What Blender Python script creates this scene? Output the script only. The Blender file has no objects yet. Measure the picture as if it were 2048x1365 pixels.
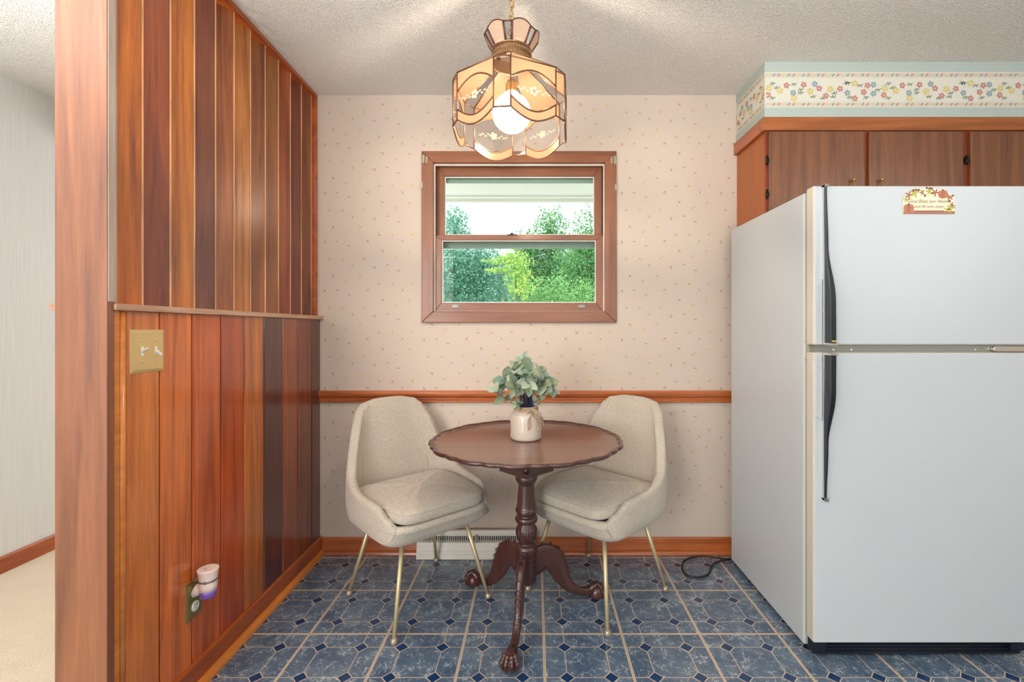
import bpy, bmesh, math, random
from mathutils import Vector, Matrix
C = bpy.context.scene.collection
S = bpy.context.scene
PI = math.pi
random.seed(7)

# ------------------------------------------------------------------ camera
EYE = 1.1945
F = 935.0
cam_d = bpy.data.cameras.new('camera')
cam = bpy.data.objects.new('camera', cam_d); C.objects.link(cam)
cam.location = (0, 0, EYE); cam.rotation_euler = (PI/2, 0, 0)
cam_d.sensor_width = 36; cam_d.lens = F/2048*36
cam_d.shift_x = -46/2048; cam_d.shift_y = -24.5/2048
cam_d.clip_start = 0.02; cam_d.clip_end = 200
S.camera = cam
# ------------------------------------------------------------------ world, sun, daylight, exposure
w = bpy.data.worlds.new('world'); S.world = w; w.use_nodes = True
wn = w.node_tree.nodes; wn['Background'].inputs[0].default_value = (.86, .94, 1, 1)
wn['Background'].inputs[1].default_value = 2.6
sd = bpy.data.lights.new('sun', 'SUN'); sd.energy = 2.6; sd.angle = .02; sd.color = (1, .96, .86)
so = bpy.data.objects.new('sun', sd); C.objects.link(so); so.rotation_euler = (math.radians(48), 0, math.radians(-25))
def area(name, loc, tgt, sx, sy, power, col):
    d = bpy.data.lights.new(name, 'AREA'); d.shape = 'RECTANGLE'; d.size = sx; d.size_y = sy
    d.energy = power; d.color = col
    o = bpy.data.objects.new(name, d); C.objects.link(o); o.location = loc
    o.rotation_euler = (Vector(tgt)-Vector(loc)).to_track_quat('-Z', 'Y').to_euler()
    return o
# daylight through the kitchen's other windows, behind the camera, and the living room's; the last is an added fill
area('kitchen_daylight', (.55, -2.3, 1.5), (.2, 2.5, 1.0), 2.6, 1.7, 35, (.78, .90, 1))
area('side_daylight', (2.85, .2, 1.75), (-1, 1.5, 1.2), 1.3, 1.1, 20, (.85, .93, 1))
area('living_daylight', (-1.9, -2.2, 1.5), (-2.3, 2.5, 1.2), 1.3, 1.7, 100, (.93, .97, 1))
area('living_wall_fill', (-1.3, 3.9, 1.45), (-2.6, 2.0, 1.2), 1.2, 1.4, 26, (.97, .98, 1))  # added fill, out of view, to brighten the living room side wall
# added uplights to brighten the ceilings, behind the camera and in the living room
area('ceiling_fill_light', (.5, -.9, 1.35), (.55, -.2, 2.44), .9, .9, 42, (1, .98, .95)).data.spread = math.radians(120)
area('living_ceiling_fill', (-1.85, .1, 1.2), (-1.75, .5, 2.44), .7, .7, 56, (.97, .97, 1)).data.spread = math.radians(95)
S.view_settings.view_transform = 'Standard'; S.view_settings.look = 'None'
S.view_settings.exposure = -0.15; S.view_settings.gamma = 1; S.view_settings.use_curve_mapping = False

# ------------------------------------------------------------------ node helpers
def srgb(r, g, b):
    f = lambda c: ((c/255)/12.92 if c/255 <= .04045 else (((c/255)+.055)/1.055)**2.4)
    return (f(r), f(g), f(b), 1)
class NT:
    def __init__(s, m): s.t = m.node_tree; s.n = s.t.nodes; s.l = s.t.links
    def new(s, k, **kw):
        n = s.n.new(k)
        for a, b in kw.items(): setattr(n, a, b)
        return n
    def _set(s, inp, v):
        if v is None: return
        if isinstance(v, bpy.types.NodeSocket): s.l.new(v, inp)
        else: inp.default_value = v
    def math(s, op, a, b=None, c=None):
        n = s.new('ShaderNodeMath', operation=op)
        s._set(n.inputs[0], a); s._set(n.inputs[1], b); s._set(n.inputs[2], c)
        return n.outputs[0]
    def mix(s, f, a, b, mode='MIX'):
        n = s.new('ShaderNodeMix', data_type='RGBA', blend_type=mode)
        s._set(n.inputs[0], f); s._set(n.inputs[6], a); s._set(n.inputs[7], b)
        return n.outputs[2]
    def coord(s): return s.new('ShaderNodeTexCoord').outputs['Object']
    def mapping(s, v, sc=(1, 1, 1), loc=(0, 0, 0)):
        n = s.new('ShaderNodeMapping'); s.l.new(v, n.inputs[0])
        n.inputs['Scale'].default_value = sc; n.inputs['Location'].default_value = loc
        return n.outputs[0]
    def noise(s, v, scale, detail=3, rough=.5, dist=0):
        n = s.new('ShaderNodeTexNoise'); s.l.new(v, n.inputs['Vector'])
        n.inputs['Scale'].default_value = scale; n.inputs['Detail'].default_value = detail
        n.inputs['Roughness'].default_value = rough; n.inputs['Distortion'].default_value = dist
        return n.outputs['Fac']
    def ramp(s, f, stops):
        n = s.new('ShaderNodeValToRGB'); s.l.new(f, n.inputs[0])
        e = n.color_ramp.elements
        while len(e) < len(stops): e.new(.5)
        for el, (p, c) in zip(e, stops): el.position = p; el.color = c
        return n.outputs[0]
    def bump(s, h, strength, dist=.01):
        n = s.new('ShaderNodeBump'); s.l.new(h, n.inputs['Height'])
        n.inputs['Strength'].default_value = strength; n.inputs['Distance'].default_value = dist
        return n.outputs[0]
def mat(name, col=(.8, .8, .8, 1), rough=.5, metal=0, coat=0, coat_rough=.1, spec=.5, sheen=0, emis=None, estr=0):
    m = bpy.data.materials.new(name); m.use_nodes = True
    p = m.node_tree.nodes['Principled BSDF']
    p.inputs['Base Color'].default_value = col; p.inputs['Roughness'].default_value = rough
    p.inputs['Metallic'].default_value = metal; p.inputs['Coat Weight'].default_value = coat
    p.inputs['Coat Roughness'].default_value = coat_rough; p.inputs['Specular IOR Level'].default_value = spec
    p.inputs['Sheen Weight'].default_value = sheen
    if emis: p.inputs['Emission Color'].default_value = emis; p.inputs['Emission Strength'].default_value = estr
    return m
def pr(m): return m.node_tree.nodes['Principled BSDF']
def wood(name, dark, light, axis='z', rough=.38, coat=.35, coat_rough=.18, attr=False, contrast=1.0, fine=1.0):
    m = mat(name, rough=rough, coat=coat, coat_rough=coat_rough); t = NT(m); p = pr(m)
    sc = {'z': (14, 14, .8), 'x': (.8, 14, 14), 'y': (14, .8, 14)}[axis]
    v = t.coord()
    a = t.noise(t.mapping(v, sc), 1.3, 5, .55, 1.2)
    sc2 = tuple(k*(9*fine if k > 1 else 9) for k in sc)
    b = t.noise(t.mapping(v, sc2), 1.0, 3, .7, .4)
    f = t.math('ADD', t.math('MULTIPLY', a, .72), t.math('MULTIPLY', b, .28))
    f = t.math('ADD', t.math('MULTIPLY', t.math('SUBTRACT', f, .5), 2.6*contrast), .5)
    if attr:
        at = t.new('ShaderNodeAttribute', attribute_name='tint').outputs['Color']
        g = t.ramp(f, [(0, (.40, .30, .24, 1)), (.5, (.97, .97, .95, 1)), (1, (1.42, 1.6, 1.6, 1))])
        col = t.mix(1.0, at, g, 'MULTIPLY')
    else:
        col = t.ramp(f, [(0, dark), (1, light)])
    t.l.new(col, p.inputs['Base Color'])
    t.l.new(t.bump(b, .12, .002), p.inputs['Normal'])
    return m
# ------------------------------------------------------------------ mesh builder
class MB:
    def __init__(s): s.v = []; s.f = []; s.mi = []; s.sm = []; s.tint = []; s.cur = 0; s.col = (1, 1, 1, 1); s.fn = None
    def vert(s, p):
        p = tuple(p)
        if s.fn: p = s.fn(p)
        s.v.append(p); s.tint.append(s.col); return len(s.v)-1
    def face(s, ix, smooth=False): s.f.append(tuple(ix)); s.mi.append(s.cur); s.sm.append(smooth)
    def poly(s, pts, smooth=False): s.face([s.vert(p) for p in pts], smooth)
    def box(s, x0, x1, y0, y1, z0, z1):
        i = [s.vert(p) for p in ((x0,y0,z0),(x1,y0,z0),(x1,y1,z0),(x0,y1,z0),(x0,y0,z1),(x1,y0,z1),(x1,y1,z1),(x0,y1,z1))]
        for q in ((0,3,2,1),(4,5,6,7),(0,1,5,4),(1,2,6,5),(2,3,7,6),(3,0,4,7)): s.face([i[k] for k in q])
    def prism(s, pts, a, b, axis='y'):
        """pts 2-D polygon extruded from a to b along axis"""
        mk = {'y': lambda p, t: (p[0], t, p[1]), 'x': lambda p, t: (t, p[0], p[1]), 'z': lambda p, t: (p[0], p[1], t)}[axis]
        A = [s.vert(mk(p, a)) for p in pts]; B = [s.vert(mk(p, b)) for p in pts]
        n = len(pts); s.face(A[::-1]); s.face(B)
        for i in range(n): s.face((A[i], A[(i+1)%n], B[(i+1)%n], B[i]))
    def grid(s, rows, closed=False, smooth=True, cap=False):
        ids = [[s.vert(p) for p in r] for r in rows]
        n = len(ids[0])
        for a, b in zip(ids, ids[1:]):
            for i in range(n if closed else n-1):
                j = (i+1) % n; s.face((a[i], a[j], b[j], b[i]), smooth)
        if cap: s.face(ids[0][::-1], False); s.face(ids[-1], False)
        return ids
    def tube(s, path, r, n=10, closed=False, cap=True, flat=1.0):
        P = [Vector(p) for p in path]; m = len(P)
        R = r if isinstance(r, (list, tuple)) else [r]*m
        rows = []; up = None
        for i in range(m):
            if closed: t = P[(i+1)%m]-P[i-1]
            else: t = P[min(i+1, m-1)]-P[max(i-1, 0)]
            t.normalize()
            if up is None:
                up = Vector((0, 0, 1)) if abs(t.z) < .9 else Vector((1, 0, 0))
            a = t.cross(up)
            if a.length < 1e-6: a = t.cross(Vector((0, 1, 0)))
            a.normalize(); b = a.cross(t).normalized(); up = b
            rows.append([P[i]+(a*math.cos(2*PI*k/n)+b*math.sin(2*PI*k/n)*flat)*R[i] for k in range(n)])
        if closed: rows.append(rows[0])
        s.grid(rows, closed=True, cap=cap and not closed)
    def lathe(s, prof, c=(0, 0, 0), n=32, fn=None, closed_ends=True):
        rows = []
        for (r, z) in prof:
            row = []
            for k in range(n):
                a = 2*PI*k/n; rr = fn(r, z, a) if fn else r
                row.append((c[0]+rr*math.cos(a), c[1]+rr*math.sin(a), c[2]+z))
            rows.append(row)
        s.grid(rows, closed=True, cap=closed_ends)
    def disc(s, c, u, v, ru, rv, n=8, nrm=None, ph=0):
        c = Vector(c); u = Vector(u); v = Vector(v)
        s.poly([c+u*ru*math.cos(2*PI*k/n+ph)+v*rv*math.sin(2*PI*k/n+ph) for k in range(n)])
    def ball(s, c, r, nu=14, nv=9, sc=(1, 1, 1)):
        prof = [(max(1e-4, math.sin(PI*i/nv))*r, -math.cos(PI*i/nv)*r) for i in range(nv+1)]
        rows = [[(c[0]+q*math.cos(2*PI*k/nu)*sc[0], c[1]+q*math.sin(2*PI*k/nu)*sc[1], c[2]+z*sc[2]) for k in range(nu)] for q, z in prof]
        s.grid(rows, closed=True, cap=True)
WL = {}
def link(name, me, parent=None, origin=None):
    o = bpy.data.objects.new(name, me); C.objects.link(o)
    if parent is not None: o.parent = parent
    return o
def mk(name, mb, m, parent=None, origin=None, local=False, bevel=0, seg=2, sub=0, fixn=True, solid=0):
    """mesh object; verts of mb are world coords unless local=True"""
    me = bpy.data.meshes.new(name)
    off = Vector((0, 0, 0))
    if not local:
        if parent is not None: off = WL[parent.name]
        elif origin is not None: off = Vector(origin)
    me.from_pydata([tuple(Vector(p)-off) for p in mb.v], [], mb.f)
    ms = m if isinstance(m, (list, tuple)) else [m]
    for q in ms: me.materials.append(q)
    me.polygons.foreach_set('material_index', mb.mi)
    me.polygons.foreach_set('use_smooth', mb.sm)
    if any(t != (1, 1, 1, 1) for t in mb.tint):
        ca = me.color_attributes.new('tint', 'FLOAT_COLOR', 'POINT')
        ca.data.foreach_set('color', [q for t in mb.tint for q in t])
    me.update()
    if fixn or bevel:
        b = bmesh.new(); b.from_mesh(me)
        bmesh.ops.recalc_face_normals(b, faces=b.faces)
        if bevel:
            es = [e for e in b.edges if len(e.link_faces) == 2 and e.calc_face_angle(0) > .5]
            bmesh.ops.bevel(b, geom=es, offset=bevel, segments=seg, profile=.5, affect='EDGES', clamp_overlap=True)
        b.to_mesh(me); b.free()
    o = link(name, me, parent)
    if parent is None and origin is not None and not local: o.location = origin
    if not local:
        WL[o.name] = off if parent is None else WL[parent.name]
    else: WL[o.name] = Vector((0, 0, 0))
    if sub:
        q = o.modifiers.new('sub', 'SUBSURF'); q.levels = sub; q.render_levels = sub
    return o
def tag(o, label=None, cat=None, group=None, kind=None):
    if label: o['label'] = label
    if cat: o['category'] = cat
    if group: o['group'] = group
    if kind: o['kind'] = kind
    return o
def thing(name, loc, label, cat, group=None, kind=None):
    o = bpy.data.objects.new(name, None); C.objects.link(o); o.location = loc; o.empty_display_size = .05
    WL[o.name] = Vector(loc)
    return tag(o, label, cat, group, kind)
def interp(x, pts):
    if x <= pts[0][0]: return pts[0][1]
    for (a, p), (b, q) in zip(pts, pts[1:]):
        if x <= b:
            t = (x-a)/(b-a); t = t*t*(3-2*t); return p+(q-p)*t
    return pts[-1][1]

# ------------------------------------------------------------------ materials
M = {}
M['plank'] = wood('varnished_plank', None, None, 'z', rough=.34, coat=.9, coat_rough=.16, attr=True)
M['slat'] = wood('slat_wood', None, None, 'z', rough=.42, coat=.22, coat_rough=.25, attr=True)
M['post'] = wood('post_wood', srgb(98, 52, 28), srgb(156, 94, 58), 'z', rough=.46, coat=.55, coat_rough=.3)
M['ledge'] = wood('ledge_wood', srgb(158, 108, 78), srgb(214, 176, 148), 'y', rough=.4, coat=.3)
M['worn'] = wood('worn_wood', srgb(150, 125, 105), srgb(196, 182, 168), 'z', rough=.6, coat=.05)
M['trim_y'] = wood('trim_wood_y', srgb(130, 52, 16), srgb(190, 96, 38), 'y', rough=.33, coat=.5)
M['shoe_y'] = wood('shoe_wood_y', srgb(186, 100, 30), srgb(226, 140, 58), 'y', rough=.33, coat=.5)
M['trim_x'] = wood('trim_wood_x', srgb(134, 60, 24), srgb(204, 114, 56), 'x', rough=.33, coat=.5)
M['case_x'] = wood('casing_wood_x', srgb(116, 66, 38), srgb(154, 96, 60), 'x', rough=.4, coat=.2)
M['case_z'] = wood('casing_wood_z', srgb(116, 66, 38), srgb(154, 96, 60), 'z', rough=.4, coat=.2)
M['cab_x'] = wood('cabinet_wood_x', srgb(120, 62, 24), srgb(182, 108, 54), 'x', rough=.35, coat=.4)
M['cab_z'] = wood('cabinet_wood_z', srgb(84, 44, 18), srgb(140, 84, 44), 'z', rough=.33, coat=1, coat_rough=.3)
M['cab_side'] = wood('cabinet_side', srgb(150, 74, 8), srgb(182, 98, 18), 'z', rough=.4, coat=.3, contrast=.6)
M['cab_frame'] = wood('cabinet_frame', srgb(110, 40, 16), srgb(150, 66, 30), 'z', rough=.35, coat=.4)
M['mahog'] = wood('mahogany', srgb(52, 26, 22), srgb(84, 46, 38), 'z', rough=.34, coat=.5, coat_rough=.2, contrast=.8)
M['mahog_top'] = wood('mahogany_top', srgb(88, 54, 42), srgb(134, 88, 68), 'x', rough=.3, coat=.6, coat_rough=.15, contrast=.8)
M['brass'] = mat('brass', srgb(205, 176, 110), .28, 1)
M['brass_leg'] = mat('brass_leg', srgb(206, 190, 148), .36, .5)
M['brass_plate'] = mat('brass_plate', srgb(222, 194, 134), .32, .45)
M['nickel'] = mat('nickel', srgb(176, 168, 148), .3, .6)
M['chrome'] = mat('chrome', (.75, .74, .72, 1), .15, 1)
M['iron'] = mat('black_iron', srgb(26, 24, 26), .35, .6)
M['white_pl'] = mat('white_plastic', srgb(236, 232, 224), .3)
M['fridge'] = mat('fridge_enamel', srgb(197, 202, 204), .36, coat=.25, coat_rough=.3)
M['fridge_edge'] = mat('fridge_edge', srgb(208, 201, 186), .4)
M['gasket'] = mat('gasket', srgb(170, 164, 148), .6)
M['divider'] = mat('fridge_divider', srgb(140, 140, 130), .35, .3)
M['black_pl'] = mat('black_plastic', srgb(14, 20, 34), .3, coat=.2)
M['dark'] = mat('dark_void', srgb(10, 10, 12), .7)
M['heater'] = mat('heater_enamel', srgb(226, 218, 204), .4)
M['rubber'] = mat('cord_rubber', srgb(34, 26, 24), .5)
M['twine'] = mat('twine', srgb(186, 158, 130), .9)
M['stone'] = mat('stoneware', srgb(206, 192, 176), .22, coat=.5)
M['came'] = mat('copper_came', srgb(128, 92, 70), .35, .7)
M['came_dark'] = mat('dark_copper_came', srgb(100, 58, 40), .4, .5)
M['paint_out'] = mat('exterior_paint', srgb(236, 236, 228), .6)
M['storm'] = mat('storm_frame', srgb(226, 226, 216), .5)
M['storm_dark'] = mat('storm_rail', srgb(150, 166, 152), .5)
M['bark'] = mat('bark', srgb(104, 92, 74), .9)

def m_bump(m, scale, strength, dist, base=None, detail=3, spots=None):
    t = NT(m); n = t.noise(t.coord(), scale, detail, .6)
    t.l.new(t.bump(n, strength, dist), pr(m).inputs['Normal'])
    return t
m_bump(M['fridge'], 420, .10, .001)
m_bump(M['twine'], 900, .5, .001)
def ceiling_mat(name, col, strength):
    m = mat(name, col, .95, spec=.1); t = NT(m); v = t.coord()
    n = t.noise(v, 170, 2, .5)
    n2 = t.new('ShaderNodeTexVoronoi'); t.l.new(v, n2.inputs['Vector']); n2.inputs['Scale'].default_value = 230
    pits = t.ramp(n, [(.50, (1, 1, 1, 1)), (.68, (0, 0, 0, 1))])
    h = t.math('ADD', pits, t.math('MULTIPLY', n2.outputs['Distance'], .5))
    t.l.new(t.bump(h, strength, .004), pr(m).inputs['Normal'])
    dk = t.ramp(t.noise(v, 150, 3, .6), [(.62, (1, 1, 1, 1)), (.70, (.50, .46, .42, 1))])  # shade of the texture pits painted in as dark specks
    t.l.new(t.mix(1, col, dk, 'MULTIPLY'), pr(m).inputs['Base Color'])
    return m
M['ceil'] = ceiling_mat('popcorn_ceiling', srgb(238, 234, 226), .9)
# linen
m = M['linen'] = mat('linen', srgb(200, 184, 162), .92, sheen=.25); t = NT(m); v = t.coord()
a = t.noise(t.mapping(v, (60, 60, 900)), 1, 2, .6); b = t.noise(t.mapping(v, (700, 700, 40)), 1, 2, .6)
s_ = t.math('ADD', t.math('MULTIPLY', a, .5), t.math('MULTIPLY', b, .5))
t.l.new(t.ramp(s_, [(.35, srgb(164, 152, 136)), (.65, srgb(208, 197, 180))]), pr(m).inputs['Base Color'])
t.l.new(t.bump(s_, .35, .001), pr(m).inputs['Normal'])
# carpet
m = M['carpet'] = mat('carpet', srgb(222, 204, 180), .98, spec=.1); t = NT(m); v = t.coord()
n = t.noise(v, 160, 3, .7); n2 = t.noise(v, 9, 3, .6)
t.l.new(t.mix(t.math('MULTIPLY', n2, .7), srgb(236, 218, 194), srgb(212, 192, 166)), pr(m).inputs['Base Color'])
t.l.new(t.bump(n, .6, .01), pr(m).inputs['Normal'])
# living room wallpaper
m = M['lr_wall'] = mat('living_wallpaper', srgb(226, 224, 216), .85, spec=.2); t = NT(m); v = t.coord()
n = t.noise(t.mapping(v, (260, 260, 3)), 1, 2, .6)
t.l.new(t.ramp(n, [(.35, srgb(224, 223, 218)), (.6, srgb(234, 233, 228))]), pr(m).inputs['Base Color'])
# kitchen wallpaper ground
m = M['paper'] = mat('wallpaper', srgb(222, 205, 190), .75, spec=.25); t = NT(m); v = t.coord()
n = t.noise(t.mapping(v, (500, 500, 500)), 1, 2, .6)
t.l.new(t.ramp(n, [(.3, srgb(203, 186, 170)), (.7, srgb(210, 194, 179))]), pr(m).inputs['Base Color'])
M['p_red'] = mat('print_red', srgb(186, 138, 126), .8, spec=.2)
M['p_mauve'] = mat('print_mauve', srgb(178, 148, 138), .8, spec=.2)
M['p_yel'] = mat('print_yellow', srgb(212, 180, 122), .8, spec=.2)
M['p_grey'] = mat('print_grey', srgb(168, 160, 142), .8, spec=.2)
M['seam'] = mat('paper_seam', srgb(206, 190, 176), .8, spec=.2)
# vinyl floor
m = M['floor'] = mat('vinyl_tile', rough=.2, coat=.35, coat_rough=.12); t = NT(m); v = t.coord()
T = .3048
sx = t.new('ShaderNodeSeparateXYZ'); t.l.new(v, sx.inputs[0])
u_ = t.math('FRACT', t.math('ADD', t.math('DIVIDE', t.math('SUBTRACT', sx.outputs[0], .034), T), 20))
v_ = t.math('FRACT', t.math('ADD', t.math('DIVIDE', t.math('SUBTRACT', sx.outputs[1], 1.8285), T), 20))
def q_(u): return t.math('MULTIPLY', t.math('ABSOLUTE', t.math('SUBTRACT', t.math('FRACT', t.math('MULTIPLY', u, 2)), .5)), .5)
p1, p2 = q_(u_), q_(v_); sm = t.math('ADD', p1, p2)
dia = t.math('LESS_THAN', sm, .082)
ring = t.math('LESS_THAN', t.math('ABSOLUTE', t.math('SUBTRACT', sm, .086)), .0075)
thin = t.math('MULTIPLY', t.math('LESS_THAN', t.math('MINIMUM', p1, p2), .0048), t.math('GREATER_THAN', sm, .088))
def e_(u): return t.math('MINIMUM', u, t.math('SUBTRACT', 1, u))
ed = t.math('MINIMUM', e_(u_), e_(v_))
edge = t.math('LESS_THAN', ed, .0165); mid = t.math('LESS_THAN', ed, .0028)
line = t.math('MAXIMUM', t.math('MAXIMUM', ring, thin), edge)
n1 = t.noise(v, 9, 4, .6); base = t.ramp(n1, [(.3, srgb(70, 88, 110)), (.55, srgb(92, 110, 130)), (.75, srgb(116, 130, 140))])
def veins(scale, w_, dist, off):
    vv = t.mapping(v, (1, 1, 1), off)
    nz = t.new('ShaderNodeTexNoise'); t.l.new(vv, nz.inputs['Vector']); nz.inputs['Scale'].default_value = scale*.8; nz.inputs['Detail'].default_value = 4
    nz.inputs['Roughness'].default_value = .65
    ad = t.new('ShaderNodeVectorMath', operation='MULTIPLY_ADD'); t.l.new(nz.outputs['Color'], ad.inputs[0])
    ad.inputs[1].default_value = (dist,)*3; t.l.new(vv, ad.inputs[2])
    vo = t.new('ShaderNodeTexVoronoi', feature='DISTANCE_TO_EDGE'); t.l.new(ad.outputs[0], vo.inputs['Vector']); vo.inputs['Scale'].default_value = scale
    k = t.ramp(vo.outputs['Distance'], [(0, (1, 1, 1, 1)), (w_, (0, 0, 0, 1))])
    ms = t.ramp(t.noise(vv, scale*.9, 3, .6), [(.47, (0, 0, 0, 1)), (.6, (1, 1, 1, 1))])
    return t.math('MULTIPLY', k, ms)
vn = t.math('MAXIMUM', veins(20, .026, .07, (0, 0, 0)), veins(34, .030, .05, (3, 5, 0)))
body = t.mix(t.math('MULTIPLY', vn, .95), base, srgb(214, 220, 220))
navy = t.ramp(t.noise(v, 400, 2), [(.3, srgb(14, 42, 80)), (.7, srgb(28, 66, 112))])
c = t.mix(dia, body, navy); c = t.mix(line, c, srgb(206, 184, 158)); c = t.mix(mid, c, srgb(168, 138, 116))
t.l.new(c, pr(m).inputs['Base Color'])
# glass: window, clear lamp glass
def glass(name, tint, refl, rough=.02, base=.04):
    m = bpy.data.materials.new(name); m.use_nodes = True; t = NT(m)
    t.n.remove(t.n['Principled BSDF']); out = t.n['Material Output']
    tr = t.new('ShaderNodeBsdfTransparent'); tr.inputs[0].default_value = tint
    gl = t.new('ShaderNodeBsdfGlossy'); gl.inputs['Roughness'].default_value = rough
    lw = t.new('ShaderNodeLayerWeight'); lw.inputs[0].default_value = .5
    mx = t.new('ShaderNodeMixShader'); t.l.new(t.math('MINIMUM', t.math('ADD', t.math('MULTIPLY', t.math('POWER', lw.outputs['Facing'], 4), refl*.6), base), 1), mx.inputs[0])
    t.l.new(tr.outputs[0], mx.inputs[1]); t.l.new(gl.outputs[0], mx.inputs[2]); t.l.new(mx.outputs[0], out.inputs[0])
    return m
M['pane'] = glass('window_glass', (.93, .97, .95, 1), .6, .01, .006)
M['clear'] = glass('clear_bevel_glass', (.86, .85, .84, 1), .8, .05, .022)
M['crownclear'] = glass('crown_clear_glass', (.74, .78, .86, 1), 1.4, .08, .12)
def opal(name, col, tr):
    m = bpy.data.materials.new(name); m.use_nodes = True; t = NT(m)
    t.n.remove(t.n['Principled BSDF']); out = t.n['Material Output']
    d = t.new('ShaderNodeBsdfDiffuse'); d.inputs[0].default_value = col
    k = t.new('ShaderNodeBsdfTranslucent'); k.inputs[0].default_value = col
    g = t.new('ShaderNodeBsdfGlossy'); g.inputs['Roughness'].default_value = .15
    a = t.new('ShaderNodeMixShader'); a.inputs[0].default_value = tr
    t.l.new(d.outputs[0], a.inputs[1]); t.l.new(k.outputs[0], a.inputs[2])
    b = t.new('ShaderNodeMixShader'); b.inputs[0].default_value = .05
    t.l.new(a.outputs[0], b.inputs[1]); t.l.new(g.outputs[0], b.inputs[2]); t.l.new(b.outputs[0], out.inputs[0])
    return m
M['opal'] = opal('opal_glass', srgb(138, 106, 80), .46)
M['etch'] = opal('etched_glass', srgb(160, 140, 124), .45)
M['opal_crown'] = opal('opal_crown', srgb(208, 182, 158), .25)
M['petrol'] = glass('violet_liquid', (.35, .16, .75, 1), 1, .05, .06)
m = M['bulb'] = bpy.data.materials.new('frosted_bulb'); m.use_nodes = True; t = NT(m); t.n.remove(t.n['Principled BSDF'])
_e = t.new('ShaderNodeEmission'); _e.inputs[0].default_value = (1, .82, .62, 1); _e.inputs[1].default_value = 9
_t = t.new('ShaderNodeBsdfTransparent'); _m = t.new('ShaderNodeMixShader'); _m.inputs[0].default_value = .5
t.l.new(_t.outputs[0], _m.inputs[1]); t.l.new(_e.outputs[0], _m.inputs[2]); t.l.new(_m.outputs[0], t.n['Material Output'].inputs[0])
# leaves
def leafmat(name, cols, rough=.6, trans=.3):
    m = mat(name, cols[0], rough); t = NT(m)
    g = t.new('ShaderNodeNewGeometry').outputs['Random Per Island']
    st = [(i/(len(cols)-1), c) for i, c in enumerate(cols)]
    col = t.ramp(g, st); t.l.new(col, pr(m).inputs['Base Color'])
    tl = t.new('ShaderNodeBsdfTranslucent'); t.l.new(col, tl.inputs[0])
    mx = t.new('ShaderNodeMixShader'); mx.inputs[0].default_value = trans
    t.l.new(pr(m).outputs[0], mx.inputs[1]); t.l.new(tl.outputs[0], mx.inputs[2]); t.l.new(mx.outputs[0], t.n['Material Output'].inputs[0])
    return m
M['euc'] = leafmat('eucalyptus_leaf', [srgb(98, 118, 96), srgb(142, 152, 120), srgb(176, 186, 160), srgb(112, 140, 130)], .6, .15)
M['tree_teal'] = leafmat('teal_leaf', [srgb(58, 122, 100), srgb(110, 168, 140), srgb(160, 205, 180), srgb(70, 140, 110)], .5, .35)
M['tree_green'] = leafmat('green_leaf', [srgb(54, 110, 60), srgb(96, 156, 76), srgb(140, 190, 110), srgb(60, 120, 84)], .5, .35)
M['tree_lime'] = leafmat('lime_leaf', [srgb(120, 176, 90), srgb(180, 214, 110), srgb(224, 232, 130), srgb(110, 170, 90)], .5, .45)
M['tree_mid'] = leafmat('mid_leaf', [srgb(84, 150, 70), srgb(130, 186, 96), srgb(180, 214, 150), srgb(90, 150, 90)], .5, .4)
M['tree_far'] = leafmat('far_leaf', [srgb(60, 120, 100), srgb(150, 196, 170), srgb(90, 150, 118), srgb(200, 226, 205)], .5, .4)
M['euc_stem'] = mat('eucalyptus_stem', srgb(58, 58, 92), .5)

# ================================================================== SETTING
YB = 2.49     # back wall plane
ZC = 2.44
def st(name, mb, m, **k): return tag(mk(name, mb, m, **k), kind='structure')
b = MB(); b.box(-1.19, 2.9, -2.5, YB+.05, -.05, 0); st('floor', b, M['floor'])
b = MB(); b.box(-2.75, -1.19, -2.5, 5.0, -.05, .004); st('carpet_floor', b, M['carpet'])
b = MB(); b.box(-2.75, 3.0, -2.6, YB+.2, ZC, ZC+.06); b.box(-2.75, -1.2, YB+.2, 5.0, ZC, ZC+.06); st('ceiling', b, M['ceil'])
# back wall with window opening and printed wallpaper
HX0, HX1, HZ0, HZ1 = -.548, .380, 1.282, 2.082
b = MB()
for q in ((-1.17, HX0, 0, ZC), (HX1, 2.9, 0, ZC), (HX0, HX1, 0, HZ0), (HX0, HX1, HZ1, ZC)): b.box(q[0], q[1], YB, YB+.15, q[2], q[3])
yw = YB-.0006
def dot(cx, cz, ru, rv, ang, y=yw):
    u = (math.cos(ang), 0, math.sin(ang)); v = (-math.sin(ang), 0, math.cos(ang))
    b.disc((cx, y, cz), u, v, ru, rv, 7)
mot = [(130,590,1,.3),(530,585,1,2.2),(205,455,1,.9),(355,630,2,1.5),(655,675,1,1.0),(580,815,1,-.4),(805,410,2,1.6),
       (250,590,4,1.8),(175,735,4,-1.2),(380,805,4,.5),(705,805,4,1.7),(625,515,4,-1.2),(835,585,4,.6),
       (295,745,3,.4),(330,495,3,-2.4),(455,455,3,1.1),(490,735,3,-2.3),(785,720,3,-2.5),(905,680,3,1.2),(745,525,3,.3),(935,515,3,-2.3)]
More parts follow.
